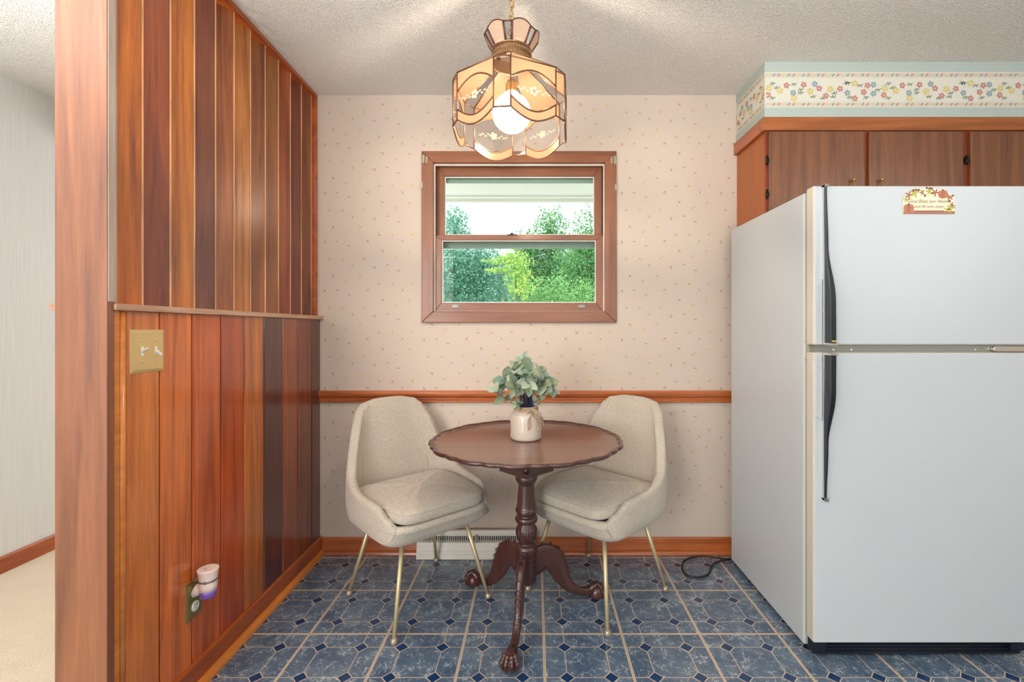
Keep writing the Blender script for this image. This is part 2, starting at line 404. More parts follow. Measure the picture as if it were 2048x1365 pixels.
for ix in range(-1, 8):
    for iz in range(-7, 5):
        for (mx_, my_, k, an) in mot:
            px = 620+mx_/4.55; py = 160+my_/4.55
            X = (px-1070)/375.5+ix*.527; Z = EYE+(658-py)/375.5+iz*.2603
            if not (-1.15 < X < 1.25 and .1 < Z < 2.43): continue
            if HX0-.05 < X < HX1+.05 and HZ0-.05 < Z < HZ1+.05: continue
            b.cur = k
            for j in range(3):
                a = an+.9*(j-1)
                dot(X+.0065*math.cos(a), Z+.0065*math.sin(a), .0040, .0028, a+PI/2)
            if k == 3: dot(X, Z, .0046, .0036, an)
            b.cur = 4
            dot(X-.012*math.cos(an), Z-.014*math.sin(an)-.003, .0034, .0020, an+.5)
            if k == 1: b.cur = 1; dot(X+.0045*math.cos(an-1.9), Z-.004, .0022, .0018, 0)
b.cur = 5
for i in range(-1, 5):
    X = -.827+i*.527
    if -1.15 < X < 1.2:
        segs = [(.08, ZC)] if not HX0-.06 < X < HX1+.06 else [(.08, 1.23), (2.14, ZC)]
        for z0, z1 in segs: b.poly([(X-.0007, yw, z0), (X+.0007, yw, z0), (X+.0007, yw, z1), (X-.0007, yw, z1)])
st('wall_back', b, [M['paper'], M['p_red'], M['p_mauve'], M['p_yel'], M['p_grey'], M['seam']], fixn=False)
b = MB(); b.box(2.9, 3.0, -2.6, YB+.15, 0, ZC); st('wall_right', b, M['paper'])
b = MB(); b.box(-2.75, 3.0, -2.6, -2.5, 0, ZC); st('wall_front', b, M['paper'])
b = MB(); b.box(-2.75, -2.60, -2.5, 5.0, 0, ZC); st('wall_living_side', b, M['lr_wall'])
b = MB(); b.box(-2.75, -1.17, 4.9, 5.0, 0, ZC); b.box(-1.19, -1.16, YB+.15, 4.9, 0, ZC); st('wall_living_end', b, M['lr_wall'])
def base_prof(h=.085, t_=.013): return [(0, 0), (t_, 0), (t_, h-.008), (t_-.004, h), (0, h)]
b = MB(); b.prism([(-2.60+x, z) for x, z in base_prof(.085)], -2.5, 4.9, 'y'); st('baseboard_living', b, M['trim_y'])

# ---- left divider: plank wainscot, ledge, slat screen, end post
def shx(p): return (p[0]+.014*(YB-p[1]), p[1], p[2])
XW = -1.143
divider = thing('wall_left', (-1.19, 1.86, 0), 'wooden room divider with plank lower half and slatted upper half', 'wall', kind='structure')
del divider['label']; del divider['category']
b = MB(); b.fn = shx; b.col = srgb(52, 18, 8)
b.box(-1.235, XW-.012, 1.25, YB, 0, 1.245)
edges = [1.285, 1.407, 1.542, 1.685, 1.825, 1.960, 2.107, 2.244, 2.389, YB-.001]
tints = [(204,112,44),(206,104,36),(192,86,30),(176,72,24),(190,104,42),(84,36,32),(146,66,32),(122,52,26),(98,40,22)]
tints = [tuple(c/255 for c in x) for x in tints]
LZ0 = 1.243
for i in range(9):
    b.col = srgb(*[c*255 for c in tints[i]])
    y0, y1 = edges[i]+.0028, edges[i+1]-.0028
    b.prism([(XW-.013, y0), (XW-.003, y0), (XW, y0+.003), (XW, y1-.003), (XW-.003, y1), (XW-.013, y1)], 0, LZ0, 'z')
b.col = srgb(60, 20, 10)
o = mk('plank_panelling', b, M['plank'], divider)
b = MB(); b.fn = shx
b.box(XW-.01, XW+.004, 1.243, 1.262, 0, LZ0); b.tube([(XW+.001, 1.272, 0), (XW+.001, 1.272, LZ0)], .009, 10)
mk('corner_moulding', b, M['shoe_y'], divider)
# end post: wide board facing the kitchen, its right edge worn
b = MB(); b.box(-1.254, -1.117, 1.22, 1.243, 0, ZC); mk('end_post', b, M['post'], divider, bevel=.002)
b = MB(); b.box(-1.116, -1.1145, 1.2215, 1.2415, 1.266, ZC); b.box(-1.236, -1.135, 1.243, 1.27, 1.266, ZC)
mk('worn_edge', b, M['worn'], divider)
# ledge
b = MB(); b.fn = shx
b.box(-1.305, -1.127, 1.238, YB, 1.2435, 1.262)
mk('ledge', b, M['ledge'], divider, bevel=.0025)
b = MB(); b.fn = shx
b.box(-1.254, -1.158, 1.243, YB, ZC-.018, ZC); mk('top_rail', b, M['trim_y'], divider)
b = MB(); b.fn = shx
b.box(-1.254, -1.158, YB-.018, YB, 1.262, ZC-.018); mk('wall_stile', b, M['trim_y'], divider)
# angled slats
b = MB(); b.fn = shx
sy = [1.385+.1073*i for i in range(11)]
st_ = [(196,104,20),(134,62,22),(184,104,26),(112,56,28),(148,80,36),(172,104,44),(130,72,38),(136,80,40),(144,70,30),(110,52,28),(120,62,28)]
for i, y in enumerate(sy):
    b.col = srgb(*st_[i]); dx, dy = -.63, -.77; L = .115
    nx, ny = .0, .0
    th = .0095
    p = [(-1.175, y-th), (-1.175, y), (-1.175+dx*L*.62, y+dy*L*.62+.0), (-1.175+dx*L*.62, y+dy*L*.62-th)]
    p = [(-1.175, y-th*1.25), (-1.175, y), (-1.175+dx*L, y+dy*L), (-1.175+dx*L, y+dy*L-th*1.25)]
    b.prism(p, 1.262, ZC-.018, 'z')
    b.col = srgb(232, 176, 128); b.box(-1.1755, -1.1745, y-th*.8, y-.0006, 1.2625, ZC-.0185)
y = 1.385-.1073
mk('slat_screen', b, M['slat'], divider)
b = MB(); b.fn = shx
b.prism([(XW, 0), (XW+.011, 0), (XW+.011, .086), (XW+.006, .092), (XW, .092)], 1.2, YB, 'y')
st('baseboard_left', b, M['trim_y'])
b = MB(); b.fn = shx
b.prism([(XW+.011, 0), (XW+.031, 0)]+[(XW+.011+.02*math.cos(a), .024*math.sin(a)) for a in (.3, .6, .9, 1.2, 1.57)], 1.2, YB-.013, 'y')
st('trim_2', b, M['shoe_y'])
# back baseboard + shoe
b = MB(); b.prism([(YB, 0), (YB-.012, 0), (YB-.012, .078), (YB-.006, .086), (YB, .086)], -1.13, 1.25, 'x')
st('baseboard_back', b, M['trim_x'])
b = MB(); b.prism([(YB-.012, 0), (YB-.030, 0)]+[(YB-.012-.018*math.cos(a), .02*math.sin(a)) for a in (.3, .6, .9, 1.2, 1.57)], -1.115, 1.25, 'x')
st('trim_3', b, M['trim_x'])
# chair rail
cr = [(0, .802), (.010, .802), (.016, .806), (.016, .812), (.010, .816), (.012, .822), (.010, .826), (.018, .832), (.024, .842), (.026, .852), (.026, .862), (.020, .866), (0, .866)]
b = MB(); b.prism([(YB-x, z) for x, z in cr], -1.143, 1.25, 'x'); st('trim_1', b, M['trim_x'])

# ================================================================== WINDOW
def Wx(px, y): return (px-1070)*y/F
def Wz(py, y): return EYE+(658-py)*y/F
def frame(b, x0, x1, z0, z1, w, y0, y1):
    """mitred frame of four boards; w=(left,right,bottom,top)"""
    l, r, bo, t_ = w
    O = [(x0, z0), (x1, z0), (x1, z1), (x0, z1)]; I = [(x0+l, z0+bo), (x1-r, z0+bo), (x1-r, z1-t_), (x0+l, z1-t_)]
    for i in range(4):
        j = (i+1) % 4; b.cur = 0 if i in (0, 2) else 1
        b.prism([O[i], O[j], I[j], I[i]], y0, y1, 'y')
win = thing('window_1', (-.085, YB, 1.23), None, None, kind='structure')
yc = YB-.018
b = MB(); frame(b, Wx(843, yc), Wx(1233, yc), Wz(645.5, yc), Wz(302, yc), (.062, .062, .058, .060), yc, YB)
mk('window_casing', b, [M['case_x'], M['case_z']], win, bevel=.003)
b = MB()
frame(b, HX0, HX1, HZ0, HZ1, (.010, .010, .006, .010), YB-.004, YB+.12)
mk('window_jamb', b, [M['case_x'], M['case_z']], win)
b = MB(); y = YB+.010
frame(b, HX0+.010, HX1-.010, HZ0+.006, HZ1-.010, (.006, .006, .001, .006), YB+.002, YB+.014)
mk('window_stop', b, M['storm'], win)
# lower sash (inner), upper sash (outer)
def sash(name, y0, y1, ox0, ox1, oy0, oy1, gx0, gx1, gy0, gy1):
    b = MB(); X0, X1, Z0, Z1 = Wx(ox0, y0), Wx(ox1, y0), Wz(oy1, y0), Wz(oy0, y0)
    G = Wx(gx0, y0), Wx(gx1, y0), Wz(gy1, y0), Wz(gy0, y0)
    frame(b, X0, X1, Z0, Z1, (G[0]-X0, X1-G[1], G[2]-Z0, Z1-G[3]), y0, y1)
    s = mk(name, b, [M['case_x'], M['case_z']], win, bevel=.002)
    b = MB(); frame(b, G[0]-.001, G[1]+.001, G[2]-.001, G[3]+.001, (.006,)*4, y0+.010, y0+.016); mk('glazing_bead', b, M['storm'], s)
    b = MB(); b.box(G[0]+.002, G[1]-.002, y0+.017, y0+.019, G[2]+.002, G[3]-.002); mk('pane', b, M['pane'], s)
    return s
yl, yu = YB+.016, YB+.052
lo = sash('lower_sash', yl, yl+.032, 868.5, 1207, 471, 625, 883, 1192, 480.5, 606)
up = sash('upper_sash', yu, yu+.032, 873, 1204, 328, 482, 889, 1188.5, 353, 470)
b = MB(); x, z = Wx(1023, yl), Wz(470.5, yl)
b.box(x-.022, x+.028, yl+.004, yl+.028, z, z+.005); b.box(x-.006, x+.01, yl+.0, yl+.02, z+.005, z+.012); mk('sash_lock', b, M['iron'], lo)
for px in (911, 1163):
    b = MB(); x, z = Wx(px, yl), Wz(613, yl)
    b.box(x-.018, x+.018, yl-.003, yl, z-.008, z+.008); b.box(x-.012, x+.012, yl-.012, yl-.003, z-.006, z-.002)
    for s in (-.012, .012): b.ball((x+s, yl-.003, z+.004), .0022, 8, 5)
    mk('sash_lift', b, M['divider'], lo)
for px, py, w_, h_ in ((847, 319, .012, .042), (853.5, 320, .010, .034), (1223.5, 321, .010, .034), (1230, 321, .012, .042), (843.5, 371, .010, .034), (1231.5, 375, .010, .034)):
    b = MB(); x, z = Wx(px, yc), Wz(py, yc)
    b.box(x-w_/2, x+w_/2, yc-.004, yc, z-h_/2, z+h_/2)
    b.ball((x, yc-.004, z+h_*.28), .002, 8, 5); b.ball((x, yc-.004, z-h_*.28), .002, 8, 5)
    mk('curtain_bracket', b, M['nickel'], win, bevel=.001, seg=1)
# storm window outside
ys = YB+.10
b = MB(); frame(b, HX0+.01, HX1-.01, HZ0+.006, HZ1-.008, (.030, .030, .022, .020), ys, ys+.012)
mk('storm_frame', b, M['storm'], win)
b = MB(); b.box(HX0+.03, HX1-.03, ys-.002, ys+.010, Wz(366, ys), HZ1-.02); b.box(HX0+.03, HX1-.03, ys-.002, ys+.010, Wz(497.5, ys), Wz(482, ys))
mk('storm_rail', b, M['storm_dark'], win)

# eave outside
b = MB(); ye = 3.62
b.box(-4, 4, YB+.15, ye, 2.20, 2.24)
b.box(-4, 4, ye-.10, ye-.07, 2.188, 2.20)
b.box(-4, 4, ye, ye+.03, 2.178, 2.40)
st('eave', b, M['paint_out'])
b = MB(); b.box(-30, 30, YB+.16, 60, -.6, -.5); st('ground', b, mat('ground_bounce', srgb(214, 214, 204), .9))  # unseen ground, made pale to bounce light up to the eave

# ================================================================== SOFFIT + UPPER CABINETS
M['soffit'] = mat('soffit_paint', srgb(178, 190, 182), .6)
M['b_ground'] = mat('border_ground', srgb(218, 215, 200), .7)
M['b_rule'] = mat('border_rule', srgb(170, 176, 166), .7)
M['b_yel'] = mat('border_yellow', srgb(212, 196, 132), .7); M['b_red'] = mat('border_red', srgb(194, 134, 126), .7)
M['b_blue'] = mat('border_blue', srgb(142, 162, 168), .7); M['b_leaf'] = mat('border_leaf', srgb(142, 158, 138), .7)
M['b_tan'] = mat('border_tan', srgb(206, 188, 172), .7)
SX, SY = 1.0706, 2.18
sof = thing('trim_soffit', (SX, SY, 2.178), None, None, kind='structure')
b = MB(); b.box(SX, 2.9, SY, YB-.0006, 2.179, ZC); mk('soffit_box', b, M['soffit'], sof)
b = MB()
def border(P, length):
    """P(s,z,o)->world"""
    rnd = random.Random(3)
    def quad(s0, s1, z0, z1, o, k):
        b.cur = k; b.poly([P(s0, z0, o), P(s1, z0, o), P(s1, z1, o), P(s0, z1, o)])
    quad(0, length, 2.227, 2.393, .0006, 0)
    for z0, z1 in ((2.3665, 2.3675), (2.253, 2.254), (2.2295, 2.2302), (2.3905, 2.3912)): quad(0, length, z0, z1, .0010, 1)
    for zc in (2.378, 2.2415):
        s = 0; k = 0
        while s < length-.02:
            b.cur = (6, 2, 6, 5, 6, 3)[k % 6] if k % 2 else 6
            b.poly([P(s, zc-.007, .0010), P(s+.009, zc-.007, .0010), P(s+.017, zc+.007, .0010), P(s+.008, zc+.007, .0010)])
            s += .0115; k += 1
    def ell(s, z, ru, rv, a, k, o=.0012):
        b.cur = k; pts = []
        for q in range(8):
            c_, d_ = ru*math.cos(q*PI/4), rv*math.sin(q*PI/4)
            S_ = s+c_*math.cos(a)-d_*math.sin(a)
            if not 0 < S_ < length: return
            pts.append(P(S_, z+c_*math.sin(a)+d_*math.cos(a), o))
        b.poly(pts)
    Y = [(325,260),(400,275),(605,280),(740,265),(905,225),(495,325)]
    R = [(445,240),(560,235),(665,260),(710,310),(805,262),(905,327),(990,240),(965,285),(320,305)]
    B = [(490,290),(635,230),(855,290),(1030,295),(1030,235)]
    Lf = [(495,232),(540,268),(350,228),(625,315),(760,315),(845,222),(940,240),(980,322),(380,255),(770,290),(860,225),(350,325),(540,290),(690,325),(870,320),(1060,270)]
    n = 0
    while n*.540 < length+.2:
        for lst, k in ((Y, 2), (R, 3), (B, 4)):
            for (x, y) in lst:
                s = (x-298)/3.368/429+n*.540; z = EYE+(658-(100+y/3.368))/429
                R_ = .0125 if k == 2 else .011
                for q in range(5):
                    a = q*2*PI/5+x
                    ell(s+R_*.75*math.cos(a), z+R_*.75*math.sin(a), R_*.66, R_*.52, a, k, .0012+.0001*q)
                ell(s, z, R_*.3, R_*.3, 0, 0, .0018)
        for (x, y) in Lf:
            s = (x-298)/3.368/429+n*.540; z = EYE+(658-(100+y/3.368))/429
            for q in range(4):
                a = rnd.uniform(-.6, .6)+x*.05
                ell(s+(q-1.5)*.006, z+(q % 2)*.006-.003, .0075, .0026, a+(.9 if q % 2 else -.9), 5)
            ell(s, z, .012, .0007, x*.05, 5)
        n += 1
border(lambda s, z, o: (SX+s, SY-o, z), 1.75)
border(lambda s, z, o: (SX-o, YB-.002-(.307-s if s <= .307 else 0) if False else SY+s, z), .3075)
mk('floral_border', b, [M['b_ground'], M['b_rule'], M['b_yel'], M['b_red'], M['b_blue'], M['b_leaf'], M['b_tan']], sof, fixn=False)
# trim moulding
b = MB(); b.box(SX-.013, 2.9, SY-.013, SY+.02, 2.116, 2.178); mk('cabinet_fascia', b, M['cab_x'], sof, bevel=.002)
b = MB(); b.box(SX-.013, SX+.02, SY+.021, YB-.001, 2.116, 2.178); mk('cabinet_fascia', b, M['trim_y'], sof, bevel=.002)
def cs(px, y=SY-.016): return (px-1070)*y/F
def pull(cx, parent):
    b = MB(); zt = EYE+(658-360)*(SY-.03)/F
    yd = SY-.016
    b.tube([(cx, yd, zt-.002), (cx, yd-.016, zt-.006), (cx, yd-.022, zt-.02), (cx-.002, yd-.026, zt-.05), (cx, yd-.022, zt-.085), (cx, yd, zt-.1)], [.005, .0045, .004, .005, .004, .005], 8)
    b.ball((cx, yd-.018, zt+.001), .0075, 12, 8); b.ball((cx, yd-.018, zt-.10), .0075, 12, 8)
    b.lathe([(.008, -.001), (.008, .001)], (cx, yd-.002, zt-.004), 12)
    mk('brass_pull', b, M['brass'], parent)
def hinge(px, py, parent, wide=False):
    y = SY-.0165; cx = cs(px); cz = EYE+(658-py)*y/F
    b = MB(); b.tube([(cx, y-.004, cz-.022), (cx, y-.004, cz+.022)], .004, 8)
    for s in ((-1, 1) if wide else (1,)):
        b.box(min(cx, cx+s*.009), max(cx, cx+s*.009), y-.0025, y+.001, cz-.015, cz+.015)
        b.box(min(cx, cx+s*.013), max(cx, cx+s*.013), y-.0015, y+.001, cz-.006, cz+.006)
    b.ball((cx, y-.004, cz+.019), .003, 8, 5); b.ball((cx, y-.004, cz-.019), .003, 8, 5)
    mk('hinge', b, M['iron'], parent)
cab = thing('wall_cabinet', (SX+.23, SY+.15, 1.725), 'varnished brown wooden double-door cabinet above the fridge, left of the other cabinet, orange side panel', 'cabinet')
CB = 1.725; xm = cs(1932, SY)
b = MB(); b.box(SX+.004, xm, SY+.002, YB-.002, CB, 2.115); c0 = mk('body', b, M['cab_side'], cab)
b = MB(); b.box(SX+.001, cs(1540), SY-.002, SY+.002, CB, 2.115); b.box(cs(1724), cs(1741), SY-.002, SY+.002, CB, 2.115)
b.box(cs(1540), cs(1724), SY-.002, SY+.002, 2.09, 2.115); b.box(cs(1741), xm-.012, SY-.002, SY+.002, 2.09, 2.115); b.box(xm-.012, xm-.001, SY-.002, SY+.002, CB, 2.115)
mk('face_frame', b, M['cab_frame'], cab)
for x0, x1, kx, hx in ((1538, 1730, 1703, 1533), (1738, 1927, 1759, 1931)):
    b = MB(); b.box(cs(x0), cs(x1), SY-.0175, SY-.0022, CB+.012, 2.109)
    dd = mk('door', b, M['cab_z'], cab, bevel=.003)
    pull(cs(kx), dd)
    for py in (321, 389): hinge(hx, py, dd, wide=(hx > 1900)) if not (hx > 1900 and py > 380) else None
cab2 = thing('wall_cabinet', (xm+.4, SY+.15, 1.725), 'varnished brown wooden cabinet cut off by the right edge of the photo', 'cabinet')
b = MB(); b.box(xm+.0005, 2.88, SY+.002, YB-.002, CB, 2.115); mk('body', b, M['cab_side'], cab2)
b = MB(); b.box(xm+.0005, cs(1944), SY-.002, SY+.002, CB, 2.115); b.box(cs(1944), 2.88, SY-.002, SY+.002, 2.09, 2.115); mk('face_frame', b, M['cab_frame'], cab2)
b = MB(); b.box(cs(1941), cs(1941)+.43, SY-.0175, SY-.0022, CB+.012, 2.109); mk('door', b, M['cab_z'], cab2, bevel=.003)
b = MB(); b.box(cs(1941)+.45, cs(1941)+.85, SY-.0175, SY-.0022, CB+.012, 2.109); mk('door', b, M['cab_z'], cab2, bevel=.003)

# ================================================================== FRIDGE
FX0, FX1 = 1.0, 1.785
fr = thing('refrigerator', (1.39, 2.06, 0), 'white top-freezer refrigerator with black curved handles', 'refrigerator')
b = MB(); b.box(FX0, FX1, 1.740, 2.385, .018, 1.700); mk('cabinet_body', b, M['fridge'], fr, bevel=.006)
b = MB(); b.box(FX0+.006, FX1-.006, 1.722, 1.740, .065, 1.698); mk('door_gasket', b, M['gasket'], fr)
YF = 1.675
def rdoor(name, z0, z1):
    b = MB(); b.box(FX0-.001, FX1, YF+.002, 1.722, z0, z1); d = mk(name, b, M['fridge_edge'], fr, bevel=.005)
    b = MB(); b.box(FX0+.003, FX1-.004, YF, YF+.004, z0+.003, z1-.003); mk('door_skin', b, M['fridge'], d, bevel=.0018)
    return d
fd = rdoor('freezer_door', 1.136, 1.708); rd = rdoor('fresh_food_door', .066, 1.109)
b = MB(); b.box(FX0+.012, FX1-.01, 1.690, 1.722, 1.108, 1.137); mid_ = mk('centre_rail', b, M['divider'], fr)
for px in (1703, 1667, 1951): b = MB(); b.ball((Wx(px, 1.69), 1.690, Wz(700, 1.69)), .0045, 10, 6, (1, .5, 1)); mk('screw', b, M['chrome'], mid_)
b = MB(); x = Wx(1983, 1.685); b.prism([(x, 1.1165), (x+.006, 1.113), (x+.14, 1.113), (x+.14, 1.131), (x+.006, 1.131), (x, 1.128)], 1.676, 1.690, 'y'); mk('middle_hinge', b, M['chrome'], fr, bevel=.002)
for z in (1.150, 1.083, .105): b = MB(); b.ball((FX0+.004, 1.7335 if z > .2 else 1.72, z), .004, 8, 6); mk('side_screw', b, M['chrome'], fr)
def handle(zf, zt, parent, up):
    """zf thick end, zt thin end"""
    rows = []; N = 40
    chr_ = []
    for i in range(N+1):
        t_ = i/N; z = zf+(zt-zf)*t_
        p = interp(t_, [(0, .046), (.25, .046), (.62, .022), (1, .015)])
        wd = interp(t_, [(0, .0225), (.3, .0215), (.62, .010), (1, .0085)])
        x0 = 1.030; x1 = x0+wd; yb_, yf_ = YF-.0005, YF-p
        r = .003
        rows.append([(x0, yb_, z), (x0, yf_+r, z), (x0+r, yf_, z), (x1-r, yf_, z), (x1, yf_+r, z), (x1, yb_, z)])
        chr_.append([(x0-.002, yb_, z), (x0-.002, yb_-.010, z), (x0, yb_-.010, z), (x0, yb_, z)])
    b = MB(); b.grid(rows, closed=True, cap=True, smooth=False); h = mk('door_handle', b, M['black_pl'], parent)
    b = MB(); b.grid(chr_, closed=True, cap=True, smooth=False)
    for z, t_ in ((zf, 0), (zt, 1)):
        pp = .047 if t_ == 0 else .016; ww = .025 if t_ == 0 else .012
        s = -1 if up else 1
        b.box(1.0275, 1.030+ww, YF-pp-.001, YF-.0005, z-.004, z+.004)
        if t_ == 1: b.box(1.0275, 1.030+ww, YF-pp-.002, YF-.0005, z-.008, z+.003) if up is False else b.box(1.0275, 1.030+ww, YF-pp-.002, YF-.0005, z-.003, z+.006)
    mk('chrome_trim', b, M['chrome'], h)
    return h
h1 = handle(1.140, 1.703, fd, True); h2 = handle(1.106, .588, rd, False)
b = MB(); b.box(1.0345, 1.0495, YF-.0475, YF-.0455, 1.1485, 1.1535); mk('badge', b, mat('yellow_badge', srgb(196, 190, 70), .4), h1)
def gplate(zs, parent):
    b = MB(); b.prism([(1.004, zs[0]), (1.027, zs[0]), (1.027, zs[1]), (1.004, zs[2])], YF-.004, YF, 'y'); mk('handle_plate', b, M['fridge'], parent, bevel=.0015)
gplate((1.139, 1.372, 1.35), fd); gplate((1.106, .865, .88), rd)
b = MB(); b.box(FX0+.03, FX1-.02, 1.700, 1.735, .012, .062)
for k in range(3): b.box(FX0+.06, FX1-.03, 1.694, 1.70, .020+k*.013, .024+k*.013)
mk('kick_grille', b, M['black_pl'], fr)
for x in (FX0+.03, FX1-.05):
    for y in (1.76, 2.34): b = MB(); b.lathe([(.016, 0), (.016, .018)], (x, y, 0), 12); mk('foot', b, M['black_pl'], fr)
b = MB(); b.box(FX1-.08, FX1-.03, 1.676, 1.70, .040, .064); mk('roller_cover', b, M['black_pl'], fr)
b = MB(); b.prism([(FX0+.004, .02), (FX0+.03, .02), (FX0+.03, .045), (FX0+.008, .095), (FX0+.004, .095)], 1.690, 1.7215, 'y'); mk('bottom_hinge', b, M['black_pl'], fr)

# magnet plaque
yq = YF-.0035
M['mg'] = mat('plaque_cream', srgb(232, 222, 190), .4); M['mo'] = mat('pumpkin_orange', srgb(190, 116, 78), .4)
M['mo2'] = mat('pumpkin_shade', srgb(158, 84, 58), .4); M['mgn'] = mat('plaque_leaf', srgb(178, 174, 66), .4)
M['mbr'] = mat('plaque_brown', srgb(120, 66, 50), .4); M['mrust'] = mat('plaque_rust', srgb(168, 100, 78), .4); M['mink'] = mat('plaque_ink', srgb(120, 92, 76), .5)
def mp(px, py): return ((1780+px/13.65-1070)*YF/F, EYE+(658-(360+py/13.65))*YF/F)
ox, oz = mp(1050, 935)
mag = thing('fridge_magnet', (ox, YF, oz), 'small arched pumpkin-and-leaf magnet plaque on the freezer door', 'magnet')
b = MB()
outl = [(345,935),(1745,935),(1745,560),(1735,450),(1640,380),(1560,350),(1470,270),(1380,262),(1300,262),(1190,225),(1090,212),(960,215),(850,250),(700,258),(580,290),(520,350),(430,380),(370,440),(345,520)]
b.prism([mp(*p) for p in outl], yq, YF-.0003, 'y'); mk('plaque', b, M['mg'], mag)
b = MB()
def me_(px, py, rx, ry, k, a=0, o=.0002):
    x, z = mp(px, py); s = YF/F/13.65; b.cur = k
    u = (math.cos(a), 0, math.sin(a)); v = (-math.sin(a), 0, math.cos(a))
    b.disc((x, yq-o, z), u, v, rx*s, ry*s, 14)
def pump(px, py, r):
    me_(px, py, r, r*.88, 1, 0, .0002)
    for q in (-.62, .62): me_(px+q*r, py, r*.36, r*.74, 1, 0, .0003)
    for q in (-.33, .33): me_(px+q*r, py, r*.035, r*.72, 2, 0, .0005)
    me_(px, py, r*.30, r*.8, 5, 0, .0004); me_(px, py-r*.8, r*.16, r*.24, 4, .2, .0006)
def leaf(px, py, r, k, a):
    for j in range(5): me_(px+r*.55*math.cos(a+j*1.1), py-r*.5*math.sin(a+j*1.1), r*.55, r*.2, k, a+j*1.1, .00025+.00002*j)
x0, z0 = mp(345, 935); x1, z1 = mp(1745, 860); b.cur = 5
b.poly([(x0, yq-.00015, z0), (x1, yq-.00015, z0), (x1, yq-.00015, z1), (x0, yq-.00015, z1)])
x0, z0 = mp(640, 862); x1, z1 = mp(1450, 845); b.cur = 4
b.poly([(x0, yq-.0002, z0), (x1, yq-.0002, z0), (x1, yq-.0002, z1), (x0, yq-.0002, z1)])
leaf(660, 370, 130, 3, .5); leaf(500, 430, 110, 5, .3); leaf(430, 540, 90, 3, 1.9); leaf(1060, 320, 110, 3, .9); leaf(1220, 360, 110, 5, .1); leaf(1600, 470, 110, 5, 2.2)
leaf(1640, 780, 120, 3, .2); leaf(1540, 810, 90, 3, 2.9); leaf(860, 350, 80, 5, 1); leaf(1680, 690, 80, 5, 1.4)
for p in ((610,300),(690,285),(760,285),(980,228),(1060,240),(1120,245),(930,440),(1600,590),(1690,440),(1140,370)): me_(p[0], p[1], 34, 30, 4, 0, .0005)
pump(1420, 400, 135); pump(490, 790, 145)
mk('autumn_print', b, [M['mg'], M['mo'], M['mo2'], M['mgn'], M['mbr'], M['mrust']], mag, fixn=False)
def text(body, cx, cz, size, y, parent, m, name='lettering', shear=.35):
    cu = bpy.data.curves.new('t', 'FONT'); cu.body = body; cu.size = size; cu.align_x = 'CENTER'; cu.shear = shear; cu.resolution_u = 4
    ob = bpy.data.objects.new('t', cu); C.objects.link(ob); dg = bpy.context.evaluated_depsgraph_get()
    me = bpy.data.meshes.new_from_object(ob.evaluated_get(dg)); bpy.data.objects.remove(ob)
    off = WL[parent.name]
    for v in me.vertices: x, z = v.co.x, v.co.y; v.co = Vector((cx+x, y, cz+z))-off
    me.name = name; me.materials.clear(); me.materials.append(m)
    o = link(name, me, parent); WL[o.name] = off; return o
tx, tz = mp(1030, 632); text('God Bless our Home', tx, tz, .0165, yq-.0004, mag, M['mink'])
tx, tz = mp(1040, 770); text('and All who enter', tx, tz, .0145, yq-.0004, mag, M['mink'])

# ================================================================== HEATER REGISTER, CORD
hy = YB-.030
reg = thing('baseboard_register', (-.32, YB-.05, 0), 'white metal baseboard heating register on the floor under the window', 'heating register')
X0, X1 = Wx(833, 2.42), .0
b = MB()
pf = [(hy-.001, .140), (hy-.018, .140), (hy-.024, .128), (hy-.024, .114), (hy-.010, .112), (hy-.010, .086), (hy-.034, .084), (hy-.040, .045), (hy-.043, .044), (hy-.043, .028), (hy-.046, .027), (hy-.047, .002), (hy-.001, .002)]
b.prism(pf, X0, X1, 'x'); mk('housing', b, M['heater'], reg)
b = MB(); b.box(X0+.02, X1-.015, hy-.0135, hy-.0101, .086, .112); mk('louvre_opening', b, M['dark'], reg)
b = MB(); x = X0+.024
while x < X1-.02: b.box(x, x+.0032, hy-.022, hy-.0136, .086, .112); x += .0098
mk('louvre_fins', b, M['heater'], reg)
b = MB(); x = Wx(953, 2.42); b.box(x-.008, x+.008, hy-.038, hy-.0225, .084, .102); b.box(x-.005, x+.005, hy-.034, hy-.0265, .102, .122); mk('damper_lever', b, M['divider'], reg)
for z in (.062, .033): b = MB(); b.ball((X0+.016, hy-.040-(.004 if z < .05 else -.003), z), .003, 8, 6); mk('screw', b, M['chrome'], reg)
b = MB(); pts = []
ctrl = [(1461,1121),(1430,1119),(1400,1116),(1372,1120),(1364,1133),(1372,1150),(1392,1155),(1412,1152),(1420,1144),(1422,1136),(1432,1128),(1461,1120)]
def fl(px, py, z=.006): d = (EYE-z)*F/(py-658); return Vector(((px-1070)*d/F, d, z))
cp = [fl(*p) for p in ctrl]; cp[2].z = .012; cp[1].z = .014; cp[0].z = .008; cp[-1].z = .012; cp[10].z = .012
for q in cp: q.y = min(q.y, YB-.040)
def catmull(cp, n=8, closed=False):
    out = []; m_ = len(cp)
    for i in range(m_ if closed else m_-1):
        if closed: p0, p1, p2, p3 = cp[i-1], cp[i], cp[(i+1)%m_], cp[(i+2)%m_]
        else: p0, p1, p2, p3 = cp[max(i-1, 0)], cp[i], cp[i+1], cp[min(i+2, m_-1)]
        for k in range(n):
            t_ = k/n; out.append(.5*((2*p1)+(p2-p0)*t_+(2*p0-5*p1+4*p2-p3)*t_*t_+(3*p1-p0-3*p2+p3)*t_**3))
    if not closed: out.append(cp[-1])
    return out
b.tube(catmull(cp), .0045, 8)
mk('power_cord', b, M['rubber'], fr)['label'] = 'black power cord looped on the floor'

